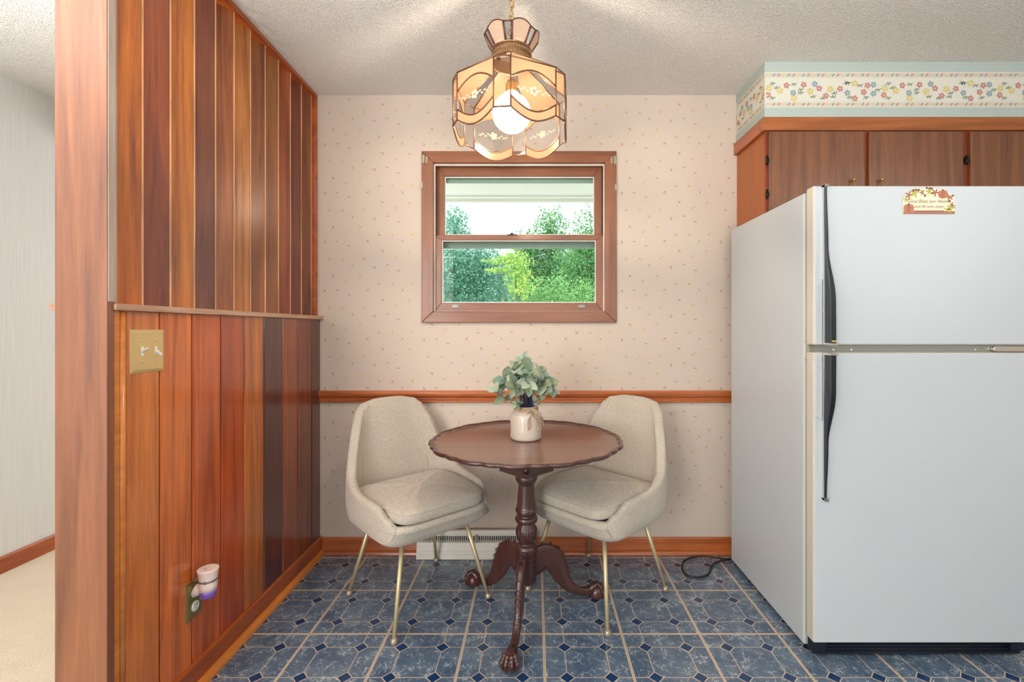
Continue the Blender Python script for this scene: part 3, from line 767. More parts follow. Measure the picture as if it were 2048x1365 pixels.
# ================================================================== SWITCH PLATE, OUTLET, FRESHENER
def XL(y): return XW+.014*(YB-y)
sp = thing('light_switch', (XL(1.358), 1.358, 1.13), 'brass double light switch plate on the upright wood planks', 'light switch')
def plate(y0, y1, z0, z1, parent, m):
    xb = XL((y0+y1)/2)-.0003; b = MB(); t1 = .006; i = .009
    rows = [[(xb, y0, z0), (xb, y1, z0), (xb, y1, z1), (xb, y0, z1)], [(xb+.002, y0, z0), (xb+.002, y1, z0), (xb+.002, y1, z1), (xb+.002, y0, z1)],
            [(xb+t1, y0+i, z0+i), (xb+t1, y1-i, z0+i), (xb+t1, y1-i, z1-i), (xb+t1, y0+i, z1-i)]]
    b.grid(rows, closed=True, cap=True, smooth=False); return mk('cover_plate', b, m, parent, bevel=.0006, seg=1), xb+t1
pl, xf = plate(1.299, 1.418, 1.068, 1.192, sp, M['brass_plate'])
for yy, sgn in ((1.335, 1), (1.383, -1)):
    b = MB(); b.box(xf-.001, xf+.0008, yy-.005, yy+.005, 1.13-.013, 1.13+.013); tg = mk('toggle_slot', b, M['white_pl'], sp)
    b = MB(); b.prism([(xf, 1.13-.004), (xf, 1.13+.004), (xf+.017, 1.13+sgn*.010+.002), (xf+.017, 1.13+sgn*.010-.004)], yy-.0035, yy+.0035, 'y')
    mk('toggle', b, M['white_pl'], tg, bevel=.0008)
    for zz in (1.100, 1.160):
        b = MB(); b.ball((xf, yy, zz), .0034, 10, 6, (.5, 1, 1)); mk('screw', b, M['chrome'], sp)
ol = thing('wall_outlet', (XL(1.545), 1.545, .30), 'brass electrical outlet plate low on the upright wood planks', 'outlet')
pl, xf = plate(1.508, 1.584, .238, .364, ol, mat('aged_brass', srgb(170, 150, 96), .3, .8))
for zz in (.278, .324):
    b = MB(); b.lathe([(.0165, 0), (.0165, .004), (.014, .005)], (0, 0, 0), 20)
    b.v = [(xf-.001+z, 1.546+x, zz+y_*1.0) for x, y_, z in b.v]; rc = mk('receptacle', b, M['white_pl'], ol)
    if zz < .3:
        b = MB(); b.box(xf+.0042, xf+.0046, 1.540, 1.5415, .280, .287); b.box(xf+.0042, xf+.0046, 1.549, 1.5505, .280, .287); b.ball((xf+.004, 1.546, .271), .0022, 8, 5, (.3, 1, 1)); mk('slots', b, M['dark'], rc)
af = thing('air_freshener', (xf+.036, 1.556, .30), 'white plug-in air freshener with purple oil plugged into the outlet', 'air freshener')
cx, cy = xf+.040, 1.550
b = MB(); b.lathe([(.010, .325), (.0255, .330), (.0270, .345), (.0265, .358), (.0270, .375), (.0300, .392), (.0315, .398), (.0300, .4005), (.024, .3995), (.006, .399)], (cx, cy, 0), 28)
rows = []
for k in range(9):
    t_ = k/8; rr = .024-.004*math.sin(t_*PI); rows.append([(xf+.005+t_*.028, cy-.004+math.cos(a)*rr*.75, .330+math.sin(a)*rr*.85) for a in [2*PI*j/18 for j in range(18)]])
b.grid(rows, closed=True, cap=True); bd = mk('diffuser_body', b, mat('freshener_plastic', srgb(240, 218, 206), .35), af)
b = MB(); b.lathe([(.003, .3012), (.017, .303), (.0235, .311), (.0255, .322), (.0255, .330)], (cx, cy, 0), 28); mk('oil_bottle', b, mat('purple_oil', srgb(128, 90, 190), .15, coat=.8), af)
b = MB(); b.lathe([(.0272, .3605), (.0277, .361), (.0277, .3665), (.0272, .367)], (cx, cy, 0), 28, closed_ends=False); b.ball((cx+.008, cy-.0255, .364), .006, 10, 6, (1, .3, 1)); mk('silver_band', b, mat('silver_band', srgb(160, 150, 150), .3, .8), af)
b = MB(); b.ball((cx-.004, cy-.006, .4005), .006, 10, 6, (1, 1, .3))
for k in range(4): b.ball((cx+.012*math.cos(k*.7+2), cy+.012*math.sin(k*.7+2), .4), .0018, 6, 4)
mk('vent_cap', b, mat('vent_grey', srgb(196, 170, 160), .4), bd)

# ================================================================== TABLE
TX, TY, TZ, TR = -.036, 1.955, .734, .402
tb = thing('pedestal_table', (TX, TY, 0), 'round dark mahogany pedestal table with scalloped piecrust top and claw feet', 'table')
def crust(a):
    N_ = 14; t_ = (a*N_/(2*PI)) % 1
    if t_ < .62: return 1-.026*(1-math.sin(t_/.62*PI))**1.5
    return 1-.026+.016*math.sin((t_-.62)/.38*PI)
rows = []; NA = 300
prof = [(.02, -.020, 0), (.68, -.020, 0), (.82, -.008, .3), (.985, -.0065, 1), (1.0, -.001, 1), (.996, .006, 1), (.978, .009, 1), (.966, .007, 1), (.955, .002, .9), (.935, -.001, .8), (.925, 0, .5), (.90, 0, 0), (.02, 0, 0)]
for (r, z, k) in prof:
    rows.append([(TX+TR*r*(1+(crust(2*PI*i/NA)-1)*k)*math.cos(2*PI*i/NA), TY+TR*r*(1+(crust(2*PI*i/NA)-1)*k)*math.sin(2*PI*i/NA), TZ+z-.004) for i in range(NA)])
b = MB(); b.grid(rows, closed=True, cap=True)
b.mi = [0]*len(b.f)
for i in range(NA):
    for row in (1, 2, 3, 4, 5, 6, 7): b.mi[row*NA+i] = 1
for i in range(NA): b.mi[i] = 1
mk('tabletop', b, [M['mahog_top'], M['mahog']], tb)
b = MB(); hd = .080
rot = math.radians(45)
def dbox(z0, z1, hs):
    pts = [(TX+hs*1.414*math.cos(rot+k*PI/2+PI/4), TY+hs*1.414*math.sin(rot+k*PI/2+PI/4)) for k in range(4)]; b.prism(pts, z0, z1, 'z')
dbox(.600, .618, hd); dbox(.690, .709, hd)
for k in range(4):
    c_ = (TX+.083*math.cos(k*PI/2), TY+.083*math.sin(k*PI/2), 0)
    b.lathe([(.008, .618), (.011, .625), (.006, .633), (.010, .65), (.012, .662), (.006, .675), (.010, .685), (.008, .69)], c_, 14)
mk('birdcage', b, M['mahog'], tb)
def zy(y): return EYE-(y-658)/478.3
def carve(r, z, a):
    if zy(1086) < z < zy(1045): 
        t_ = (z-zy(1086))/(zy(1045)-zy(1086)); return r+.0042*math.sin(PI*t_)*(abs(math.cos(3*a+3.2*t_))**.6-.5)+.0015*math.cos(18*a)*math.sin(PI*t_)
    if zy(1044) <= z < zy(1034): return r+.0016*math.cos(26*a)
    return r
P_ = [(.004, 1166), (.036, 1164), (.042, 1160), (.042, 1116), (.044, 1113), (.038, 1111), (.043, 1107), (.046, 1100), (.0465, 1094), (.041, 1089), (.031, 1086.5), (.030, 1085), (.033, 1082), (.038, 1077), (.042, 1070), (.044, 1063), (.0425, 1057), (.037, 1051), (.032, 1047), (.030, 1045.5), (.034, 1044.5), (.044, 1042), (.0465, 1037.5), (.044, 1033), (.037, 1031), (.036, 1029), (.041, 1027), (.046, 1022), (.0455, 1018), (.041, 1014), (.0385, 1006), (.036, 990), (.033, 972), (.0325, 968), (.038, 966), (.040, 962.5), (.046, 959), (.047, 954), (.043, 949), (.036, 946)]
pp = [(r, zy(y)) for r, y in P_]
dense = []
for (r0, z0), (r1, z1) in zip(pp, pp[1:]):
    for k in range(3): dense.append((r0+(r1-r0)*k/3, z0+(z1-z0)*k/3))
dense.append((.036, .603))
b = MB(); b.lathe(dense, (TX, TY, 0), 64, carve); mk('column', b, M['mahog'], tb)
feet = [(-.087, 1.62), (-.285, 2.165), (.30, 2.075)]
cent = [  # r, zc, half height, half width
    (.030, .214, .060, .017), (.055, .222, .060, .017), (.080, .232, .052, .017), (.105, .226, .050, .017), (.128, .200, .048, .0165), (.146, .165, .042, .016), (.162, .130, .035, .0155),
    (.182, .098, .027, .015), (.206, .073, .021, .0145), (.234, .056, .018, .014), (.262, .048, .0165, .014), (.288, .047, .017, .016), (.305, .050, .018, .020)]
for fx, fy in feet:
    ang = math.atan2(fy-TY, fx-TX); ca, sa = math.cos(ang), math.sin(ang)
    W3 = lambda r, s, z: (TX+r*ca-s*sa, TY+r*sa+s*ca, z)
    b = MB(); rows = []
    cc = [Vector(c_[:2]+(0,)) for c_ in cent]
    sp_ = catmull([Vector((c_[0], c_[1], c_[2])) for c_ in cent], 3); sw = catmull([Vector((c_[3], 0, 0)) for c_ in cent], 3)
    for i, p in enumerate(sp_):
        q = sp_[min(i+1, len(sp_)-1)]; q0 = sp_[max(i-1, 0)]; tr, tz_ = q.x-q0.x, q.y-q0.y; l = math.hypot(tr, tz_); tr /= l; tz_ /= l
        nr, nz = -tz_, tr
        if i < 9: k_ = i/9; nr *= k_; nz = 1*(1-k_)+nz*k_
        row = []
        for j in range(16):
            a = 2*PI*j/16; ex = .6
            h = math.copysign(abs(math.sin(a))**ex, math.sin(a))*p.z; w_ = math.copysign(abs(math.cos(a))**ex, math.cos(a))*sw[i].x
            row.append(W3(p.x+nr*h, w_, p.y+nz*h))
        rows.append(row)
    b.grid(rows, closed=True, cap=True)
    leg = mk('leg', b, M['mahog'], tb)
    # carved acanthus leaf on the knee
    b = MB()
    for i in range(4, 27):
        p = sp_[i]; q = sp_[i+1]; q0 = sp_[i-1]; tr, tz_ = q.x-q0.x, q.y-q0.y; l = math.hypot(tr, tz_); nr, nz = -tz_/l, tr/l
        w_ = sw[i].x*(1-.5*abs(i-12)/16)
        for s in (-1, 1):
            if i % 2: continue
            rr, zz = p.x+nr*(p.z+.0003), p.y+nz*(p.z+.0003); d_ = .014
            b.tube([W3(rr, 0, zz), W3(rr-tr/l*d_*.3+nr*.002, s*w_*.55, zz-tz_/l*d_*.3+nz*.0004), W3(rr+tr/l*d_*.7-nr*.003, s*w_*.98, zz+tz_/l*d_*.7-nz*.003)], [.0012, .0028, .001], 6)
        b.ball(W3(p.x+nr*(p.z-.0012), 0, p.y+nz*(p.z-.0012)), .0022, 6, 4)
    mk('carved_leaf', b, M['mahog'], leg)
    # ball-and-claw foot
    b = MB(); bc = W3(.325, 0, .031); b.ball(bc, .031, 20, 14); mk('claw_ball', b, mat('claw_ball', srgb(84, 42, 34), .3, coat=.5), leg)
    b = MB()
    for s in (-.9, -.32, .32, .9):
        c2, s2 = math.cos(s), math.sin(s)
        def K(r, z): return W3(.325+r*c2, r*s2, z)
        b.tube([W3(.285, s*.010, .052), K(.004, .070), K(.024, .058), K(.034, .040), K(.033, .022), K(.029, .010)], [.011, .0095, .0080, .0085, .0065, .002], 10)
        b.ball(K(.024, .059), .0105, 8, 6); b.ball(K(.035, .040), .0088, 8, 6)
    b.tube([W3(.285, 0, .045), W3(.292, 0, .030), W3(.295, 0, .010)], [.010, .008, .002], 8)
    mk('claw', b, M['mahog'], leg)

# ================================================================== CHAIRS
def make_chair(loc, rz, label, group):
    t_ = thing('dining_chair', (0, 0, 0), label, 'chair', group)
    WL[t_.name] = Vector((0, 0, 0))
    hw, hd_ = .272, .240
    def Hf(ph): return interp(ph, [(0, .430), (43, .432), (60, .458), (85, .505), (105, .555), (117, .635), (128, .770), (138, .822), (152, .846), (180, .860)])
    def sup(a, e=None):
        c_, s_ = math.cos(a), math.sin(a)
        if e is None: e = .32 if c_ > 0 else .48
        return math.copysign(abs(s_)**e, s_), math.copysign(abs(c_)**e, c_)     # x, y; a=0 -> front (+y)
    NU = 120; outer = []; cols = []
    for i in range(NU):
        a = 2*PI*i/NU; ph = abs((math.degrees(a)+180) % 360-180)
        sx_, sy_ = sup(a); H = Hf(ph)
        def P(z, inset):
            k = max(0, (z-.46)/.39)
            wx = hw-.075*k**1.7*min(1, (ph-80)/35 if ph > 80 else 0)
            y = (hd_-inset)*sy_; x = (wx-inset)*sx_*(1-.13*max(0, sy_)**1.5)
            if ph > 80: y -= (z-.42)*.17*min(1, (ph-80)/55) if z > .42 else 0
            return (x, y, z)
        col = [(0, 0, .325)] if False else []
        col.append((.10*sx_*1, .10*sy_, .330))
        col.append((.62*hw*sx_, .62*hd_*sy_, .333))
        col.append((.86*hw*sx_, .86*hd_*sy_, .350))
        col.append((.965*hw*sx_, .965*hd_*sy_, .378))
        z0 = .405; 
        for k in range(7): z = z0+(H-.012-z0)*k/6; col.append(P(z, 0 if k else .003))
        th = .034
        col.append(P(H-.003, .005)); col.append(P(H, th*.38)); col.append(P(H-.002, th*.72)); col.append(P(H-.012, th))
        zi = .405
        for k in range(1, 6): z = (H-.012)+(zi-(H-.012))*k/5; col.append(P(z, th+.004*math.sin(k/5*PI)))
        col.append((.7*hw*sx_*.85, .7*hd_*sy_*.85, .400)); col.append((.02*sx_, .02*sy_, .400))
        cols.append(col)
    rows = [[cols[i][k] for i in range(NU)] for k in range(len(cols[0]))]
    b = MB(); b.grid(rows, closed=True, cap=True)
    sh = mk('upholstered_shell', b, M['linen'], t_, local=True)
    # piping seams on the shell: front corners and inner back
    def surf(i, k): return Vector(cols[i % NU][k])
    for i in (int(NU*45/360), NU-int(NU*45/360)): b = MB(); b.tube([surf(i, k)*1.001 for k in range(3, 14)], .0022, 6); mk('seam_piping', b, M['linen'], sh, local=True)
    for i in (int(NU*152/360), NU-int(NU*152/360)): b = MB(); b.tube([surf(i, k)+Vector((0, .0004, 0)) for k in range(14, 19)], .0014, 6); mk('back_seam', b, M['linen'], sh, local=True)
    # cushion
    rows = []
    CW, CD = .226, .212
    for (s_, z, pf_) in [(.05, .430, 0), (.85, .444, 0), (.965, .446, 0), (.99, .452, 0), (1.0, .458, 0), (1.0, .479, 0), (.994, .4870, 1), (.98, .4905, 1), (.93, .496, 0), (.82, .502, 0), (.6, .508, 0), (.3, .512, 0), (.04, .513, 0)]:
        r = []
        for i in range(100):
            a = 2*PI*i/100; x, y = sup(a, .28); wob = .004*math.sin(a*3+1)
            yy = y*CD*s_+.030; zz = z+(-.010 if yy > .1 else 0)*((yy-.1)/.12 if yy > .1 else 0)+wob*.6*(s_ < .95)
            fx_ = 1+.05*max(0, yy)/.2
            r.append((x*CW*s_*(1-.11*max(0, y)**1.5), yy, zz))
        rows.append(r)
    b = MB(); b.grid(rows, closed=True, cap=True); cu_ = mk('seat_cushion', b, M['linen'], t_, local=True)
    b = MB(); b.tube([Vector(p)*1.0 for p in rows[6]], .0028, 6, closed=True); mk('cushion_piping', b, M['linen'], cu_, local=True)
    for sx_ in (-1, 1):
        for sy_ in (-1, 1):
            b = MB(); top = Vector((sx_*.150, sy_*.145, .345)); bot = Vector((sx_*.222, sy_*.220, .014))
            b.tube([top, top.lerp(bot, .5), bot], [.0095, .0088, .0075], 14); l = mk('leg', b, M['brass_leg'], t_, local=True)
            b = MB(); b.lathe([(.006, .0), (.0125, .002), (.015, .009), (.013, .018), (.0085, .024)], (bot.x, bot.y, 0), 16); mk('foot_glide', b, mat('glide', srgb(176, 156, 136), .25, .4, coat=.6), l, local=True)
    b = MB(); b.box(-.15, .15, -.15, .15, .326, .338); mk('seat_plate', b, M['iron'], t_, local=True)
    t_.location = loc; t_.rotation_euler = (0, 0, rz); return t_
def facing(dx, dy): return math.atan2(dy, dx)-PI/2
make_chair((-.520, 2.082, 0), facing(.3075, -.333), 'beige linen bucket chair with brass legs, left of the table, between plank wall and table', 'linen chairs at the round table')
c_ = make_chair((.281, 2.130, 0), facing(-.311, -.31), 'beige linen bucket chair with brass legs, right of the table beside the refrigerator', 'linen chairs at the round table')

# ================================================================== VASE + EUCALYPTUS
VX, VY, VZ = -.038, 1.972, TZ-.004
vs = thing('stoneware_vase', (VX, VY, VZ), 'cream stoneware jar vase tied with twine, standing on the round table', 'vase')
b = MB(); b.lathe([(.005, .0015), (.055, .0), (.063, .004), (.066, .012), (.0665, .05), (.0665, .095), (.064, .106), (.056, .114), (.049, .119), (.047, .123), (.047, .135), (.049, .138), (.045, .140), (.042, .137), (.042, .12), (.005, .115)], (VX, VY, VZ), 48)
mk('jar', b, M['stone'], vs)
b = MB()
for k in range(6):
    b.tube([(VX+(.0505)*math.cos(a)*1.0, VY+.0505*math.sin(a), VZ+.1205+k*.0033+.001*math.sin(a*2+k)) for a in [2*PI*j/40 for j in range(40)]], .0021, 6, closed=True)
kx, ky, kz = VX+.030, VY-.046, VZ+.130
b.ball((kx, ky, kz), .008, 10, 7)
def str_(pts, r=.0021): b.tube(catmull([Vector(p) for p in pts], 6), r, 6)
for s in (1, -1):
    for q in (0, .005):
        str_([(kx, ky, kz), (kx+s*.016, ky-.010, kz-.002-q), (kx+s*(.026+q), ky-.010, kz-.020-q), (kx+s*.016, ky-.010, kz-.022-q), (kx, ky-.004, kz-.004)])
for dx, ln in ((-.020, .072), (-.014, .062), (.024, .085), (.018, .078), (.040, .066), (.034, .055)):
    rx = kx+dx
    def yo(x): 
        d = min(.99, abs(x-VX)/.0685); return VY-.0695*math.sqrt(1-d*d)-.004
    str_([(kx, ky-.006, kz), (kx+dx*.55, yo(kx+dx*.55)-.005, kz-.018), (rx, yo(rx)-.001, kz-ln*.6), (rx+.002, yo(rx+.002)-.001, kz-ln)])
    b.ball((rx+.002, yo(rx+.002)-.001, kz-ln), .0042, 8, 6, (1, 1, 1.3))
mk('twine', b, M['twine'], vs)

eu = thing('eucalyptus_bouquet', (VX, VY, VZ+.13), 'bunch of grey-green eucalyptus sprigs standing in the cream vase', 'plant')
rnd = random.Random(11)
leaves = MB(); stems = MB()
def add_leaf(p, d, n, L, W):
    """rounded leaf starting at p in direction d with normal n"""
    d = Vector(d).normalized(); n = Vector(n); s = d.cross(n)
    if s.length < .1: s = d.cross(Vector((0, 0, 1)))
    s.normalize(); n = s.cross(d).normalized(); p = Vector(p)
    K = 7; rows = []
    for i in range(K):
        t_ = i/(K-1); w_ = W*.5*(math.sin(PI*min(1, t_*.96+.02))**.72)*(1-.15*t_)
        c = p+d*L*t_+n*L*(-.22*t_*t_+.05*t_)
        rows.append([c+s*w_*u+n*abs(u)*w_*.25 for u in (-1, -.5, 0, .5, 1)])
    leaves.grid(rows, smooth=True)
def sprig(pts, nl, L, lo=.3):
    path = catmull([Vector(p) for p in pts], 7); stems.tube(path, [.0016]*len(path), 6)
    for k in range(nl):
        t_ = lo+(1-lo)*k/max(1, nl-1); i = min(len(path)-2, int(t_*(len(path)-1))); p = path[i]; tn = (path[i+1]-path[max(0, i-1)]).normalized()
        for sgn in (-1, 1):
            a = rnd.uniform(0, PI); perp = tn.orthogonal().normalized(); perp = Matrix.Rotation(a+k*1.4, 3, tn) @ perp
            dd = (tn*rnd.uniform(.1, .7)+perp*sgn); nn = Vector((rnd.uniform(-.5, .5), -1+rnd.uniform(-.3, .6), rnd.uniform(.1, 1)))
            sc = rnd.uniform(.75, 1.15); add_leaf(p, dd, nn, L*sc, L*sc*rnd.uniform(.62, .85))
    add_leaf(path[-1], tn, (rnd.uniform(-.4, .4), -1, .4), L*.9, L*.6)
B0 = VZ+.125
for i in range(26):
    a = rnd.uniform(0, 2*PI); r0 = .030*math.sqrt(rnd.random()); stems.tube([(VX+r0*math.cos(a), VY+r0*math.sin(a), VZ+.02), (VX+r0*.9*math.cos(a), VY+r0*.9*math.sin(a), B0+.03), (VX+r0*1.3*math.cos(a)+rnd.uniform(-.01, .01), VY+r0*1.3*math.sin(a), B0+.11+rnd.uniform(0, .03))], .0019, 6)
for i in range(20):
    a = 2*PI*i/20+rnd.uniform(-.2, .2); R = rnd.uniform(.025, .085); h = rnd.uniform(.130, .205)*(1-.28*(R/.085))
    c_, s_ = math.cos(a), math.sin(a)
    sprig([(VX+.012*c_, VY+.012*s_, B0), (VX+R*.35*c_, VY+R*.35*s_, B0+h*.55), (VX+R*c_, VY+R*s_, B0+h), (VX+(R+.014)*c_, VY+(R+.014)*s_, B0+h-.008)], 4, .054, .62)
sprig([(VX-.02, VY-.01, B0), (VX-.05, VY-.02, B0+.035), (VX-.09, VY-.03, B0+.055), (VX-.130, VY-.03, B0+.078)], 4, .048, .5)
sprig([(VX+.02, VY-.01, B0), (VX+.05, VY-.02, B0+.06), (VX+.085, VY-.02, B0+.095), (VX+.115, VY-.02, B0+.085)], 4, .036, .5)
sprig([(VX-.01, VY, B0), (VX-.02, VY, B0+.12), (VX-.03, VY-.01, B0+.175), (VX-.012, VY-.01, B0+.215)], 3, .040, .75)
sprig([(VX+.02, VY-.02, B0), (VX+.035, VY-.045, B0+.035), (VX+.055, VY-.06, B0+.05)], 2, .034, .6)
sprig([(VX-.02, VY-.02, B0), (VX-.030, VY-.045, B0+.030), (VX-.038, VY-.06, B0+.03)], 2, .034, .6)
mk('stems', stems, M['euc_stem'], eu); mk('leaves', leaves, M['euc'], eu, fixn=False)

# ================================================================== PENDANT LAMP
LX, LY = -.080, 1.60
ZT, ZBt = 2.014, 1.863; HH = ZT-ZBt; RO = .199
lp = thing('pendant_lamp', (LX, LY, ZBt), 'leaded cream and clear glass pendant lamp with crown top on a brass chain', 'lamp')
rot0 = math.radians(-90-5.5)
wa = math.radians(22.5)  # half angle of a wide face
corners = []
for k in range(6):
    c_ = rot0+math.radians(30)+k*PI/3
    corners.append((c_-wa, c_+wa))
def at(a, r, z): return Vector((LX+r*math.cos(a), LY+r*math.sin(a), z))
def lerp(a, b, t_): return a+(b-a)*t_
def came(b, pts, r=.0026, closed=False): b.tube(pts, r, 6, closed=closed)
NS = 16
def strip(b, top, bot):
    ids = b.grid([top, bot], smooth=False)
RI, ZI = .066, 2.100   # roof meets the collar
for k, (a0, a1) in enumerate(corners):
    P0, P1 = at(a0, RO, 0), at(a1, RO, 0)
    def Q(s, z): p = lerp(P0, P1, s); return Vector((p.x, p.y, z))
    arc = lambda e, m_: [ZT-HH*(e+(m_-e)*math.sin(PI*i/NS)) for i in range(NS+1)]
    lt, lb, sc_ = arc(.40, .19), arc(.78, 1.01), arc(1.0, 1.20)
    lb = [ZT-HH*(.78+(1.01-.78)*math.sin(PI*i/NS)) for i in range(NS+1)]
    b = MB()
    strip(b, [Q(i/NS, ZT) for i in range(NS+1)], [Q(i/NS, lt[i]) for i in range(NS+1)])
    strip(b, [Q(i/NS, lb[i]) for i in range(NS+1)], [Q(i/NS, sc_[i]) for i in range(NS+1)])
    pn = mk('opal_panel', b, M['opal'], lp, fixn=False)
    b = MB(); strip(b, [Q(i/NS, lt[i]) for i in range(NS+1)], [Q(i/NS, lb[i]) for i in range(NS+1)])
    ln = mk('clear_lens', b, M['clear'], pn, fixn=False)
    # etched flower spray
    b = MB(); nrm = (P1-P0).cross(Vector((0, 0, 1))).normalized()*.0008
    u = (P1-P0).normalized(); zc = ZT-HH*.60
    def ell(s, dz, ru, rv, ang, o=1):
        c = Q(s, zc+dz)+nrm*o; U = u*math.cos(ang)+Vector((0, 0, 1))*math.sin(ang); V = Vector((0, 0, 1))*math.cos(ang)-u*math.sin(ang)
        b.disc(c, U, V, ru, rv, 10)
    for q in range(5): ell(.5+.055*math.cos(q*1.257), .008*math.sin(q*1.257), .0072, .0058, q*1.257)
    ell(.5, 0, .004, .004, 0, 2)
    for s, dz, an in ((.64, .004, .5), (.70, -.004, -.5), (.77, .002, .3), (.84, -.003, 0), (.36, -.004, .5), (.30, .004, -.5), (.23, -.002, .3), (.16, .002, 0)): ell(s, dz, .0058, .0026, an)
    mk('etched_flower', b, M['etch'], ln, fixn=False)
    # roof piece
    I0, I1 = at(a0, RI, ZI), at(a1, RI, ZI)
    b = MB(); b.poly([Q(0, ZT), Q(1, ZT), I1, I0]); mk('roof_panel', b, M['opal'], lp, fixn=False)
    # narrow strip between this and next
    b0 = a1; b1 = corners[(k+1) % 6][0]+(2*PI if k == 5 else 0)
    R0, R1 = at(b0, RO, 0), at(b1, RO, 0)
    b = MB(); b.poly([(R0.x, R0.y, ZT), (R1.x, R1.y, ZT), (R1.x, R1.y, ZBt), (R0.x, R0.y, ZBt)])
    J0, J1 = at(b0, RI, ZI), at(b1, RI, ZI); b.poly([(R0.x, R0.y, ZT), (R1.x, R1.y, ZT), J1, J0])
    mk('clear_strip', b, M['clear'], lp, fixn=False)
    # leading
    b = MB()
    came(b, [Q(i/NS, lt[i]) for i in range(NS+1)]); came(b, [Q(i/NS, lb[i]) for i in range(NS+1)]); came(b, [Q(i/NS, sc_[i]) for i in range(NS+1)])
    came(b, [Q(0, ZT), Q(1, ZT)], .0026); came(b, [Q(0, ZT), Q(0, ZBt)]); came(b, [Q(1, ZT), Q(1, ZBt)])
    came(b, [Q(0, ZT), I0]); came(b, [Q(1, ZT), I1])
    came(b, [Vector((R0.x, R0.y, ZT)), Vector((R1.x, R1.y, ZT))], .0026); came(b, [Vector((R0.x, R0.y, ZBt)), Vector((R1.x, R1.y, ZBt))])
    mk('leading', b, M['came'], lp)
# pierced collar
CZ0, CZ1 = 2.100, 2.142
b = MB()
for z in (CZ0, CZ1): came(b, [at(2*PI*i/48, .066, z) for i in range(48)], .003, True)
b.lathe([(.0635, CZ0), (.0635, CZ1)], (LX, LY, 0), 48, closed_ends=False)
for i in range(48):
    a = 2*PI*i/48
    for z0, z1, s in ((CZ0+.004, CZ0+.019, .09), (CZ0+.022, CZ1-.004, -.09)): came(b, [at(a, .0665, z0), at(a+s, .068, (z0+z1)/2), at(a+s*1.2, .0665, z1)], .0016)
mk('pierced_collar', b, mat('collar_bronze', srgb(168, 132, 98), .35, .75), lp)
# crown
CR0, CR1, CZB, CZT = .062, .093, 2.140, 2.190
for k in range(6):
    c_ = rot0+math.radians(30)+k*PI/3; h0 = math.radians(21)
    T0, T1 = at(c_-h0, CR1, CZT), at(c_+h0, CR1, CZT); B0_, B1_ = at(c_-h0, CR0, CZB), at(c_+h0, CR0, CZB)
    dirv = (at(c_, CR1, CZT)-at(c_, CR0, CZB)).normalized()
    top = [lerp(T0, T1, i/NS)+dirv*.013*math.sin(PI*i/NS)**.8 for i in range(NS+1)]
    bot = [lerp(B0_, B1_, i/NS) for i in range(NS+1)]
    b = MB(); b.grid([top, bot], smooth=False); cp_ = mk('crown_panel', b, M['opal_crown'], lp, fixn=False)
    b = MB(); came(b, top, .0019); came(b, [T0, B0_], .0035); came(b, [T1, B1_], .0035)
    nx = rot0+math.radians(60)+k*PI/3; U0, U1 = at(nx-math.radians(9), CR1, CZT), at(nx+math.radians(9), CR1, CZT)
    V0, V1 = at(nx-math.radians(9), CR0, CZB), at(nx+math.radians(9), CR0, CZB); came(b, [U0, U1], .0022); came(b, [V0, V1], .002)
    mk('crown_leading', b, M['came_dark'], cp_)
    b = MB(); b.poly([U0, U1, V1, V0]); mk('crown_strip', b, M['crownclear'], lp, fixn=False)
# stem, socket, bulb
b = MB(); b.tube([(LX, LY, 2.00), (LX, LY, 2.20)], .006, 10); b.lathe([(.004, 1.985), (.020, 1.988), (.022, 2.03), (.012, 2.045), (.006, 2.05)], (LX, LY, 0), 20)
b.tube([(LX+.011*math.cos(q), LY, 2.21+.011*math.sin(q)) for q in [2*PI*i/16 for i in range(16)]], .0022, 6, closed=True)
mk('socket_stem', b, M['brass'], lp)
b = MB(); b.lathe([(.002, 1.866)]+[(.066*math.sin(q), 1.932-.066*math.cos(q)) for q in [.25, .5, .75, 1, 1.25, 1.5, 1.75, 2, 2.25, 2.45]]+[(.032, 1.99), (.022, 2.002)], (LX, LY, 0), 40)
mk('globe_bulb', b, M['bulb'], lp)
ld = bpy.data.lights.new('bulb_light', 'POINT'); ld.energy = 32; ld.color = (1, .86, .71); ld.shadow_soft_size = .02
lo_ = bpy.data.objects.new('bulb_light', ld); C.objects.link(lo_); lo_.location = (LX, LY, 1.93)
# chain
n = 0; z = 2.227
while z < ZC-.03:
    b = MB(); pts = []
    for q in range(20):
        a = 2*PI*q/20; r = .0075*math.cos(a); h = .0165*math.sin(a)
        pts.append((LX+(r if n % 2 else r*.35), LY+(r*.35 if n % 2 else r), z+h))
    b.tube(pts, .0018, 6, closed=True); mk('chain_link', b, M['brass'], lp); z += .0265; n += 1
b = MB(); path = [Vector((LX+.004*math.sin(i*.9), LY+.006*math.cos(i*.9), 2.20+i*.0135)) for i in range(17)]; b.tube(path, .0018, 6); mk('lamp_wire', b, M['brass'], lp)
b = MB(); b.lathe([(.008, ZC-.030), (.020, ZC-.028), (.045, ZC-.016), (.058, ZC-.004), (.060, ZC-.0005)], (LX, LY, 0), 32); mk('ceiling_canopy', b, M['brass'], lp)

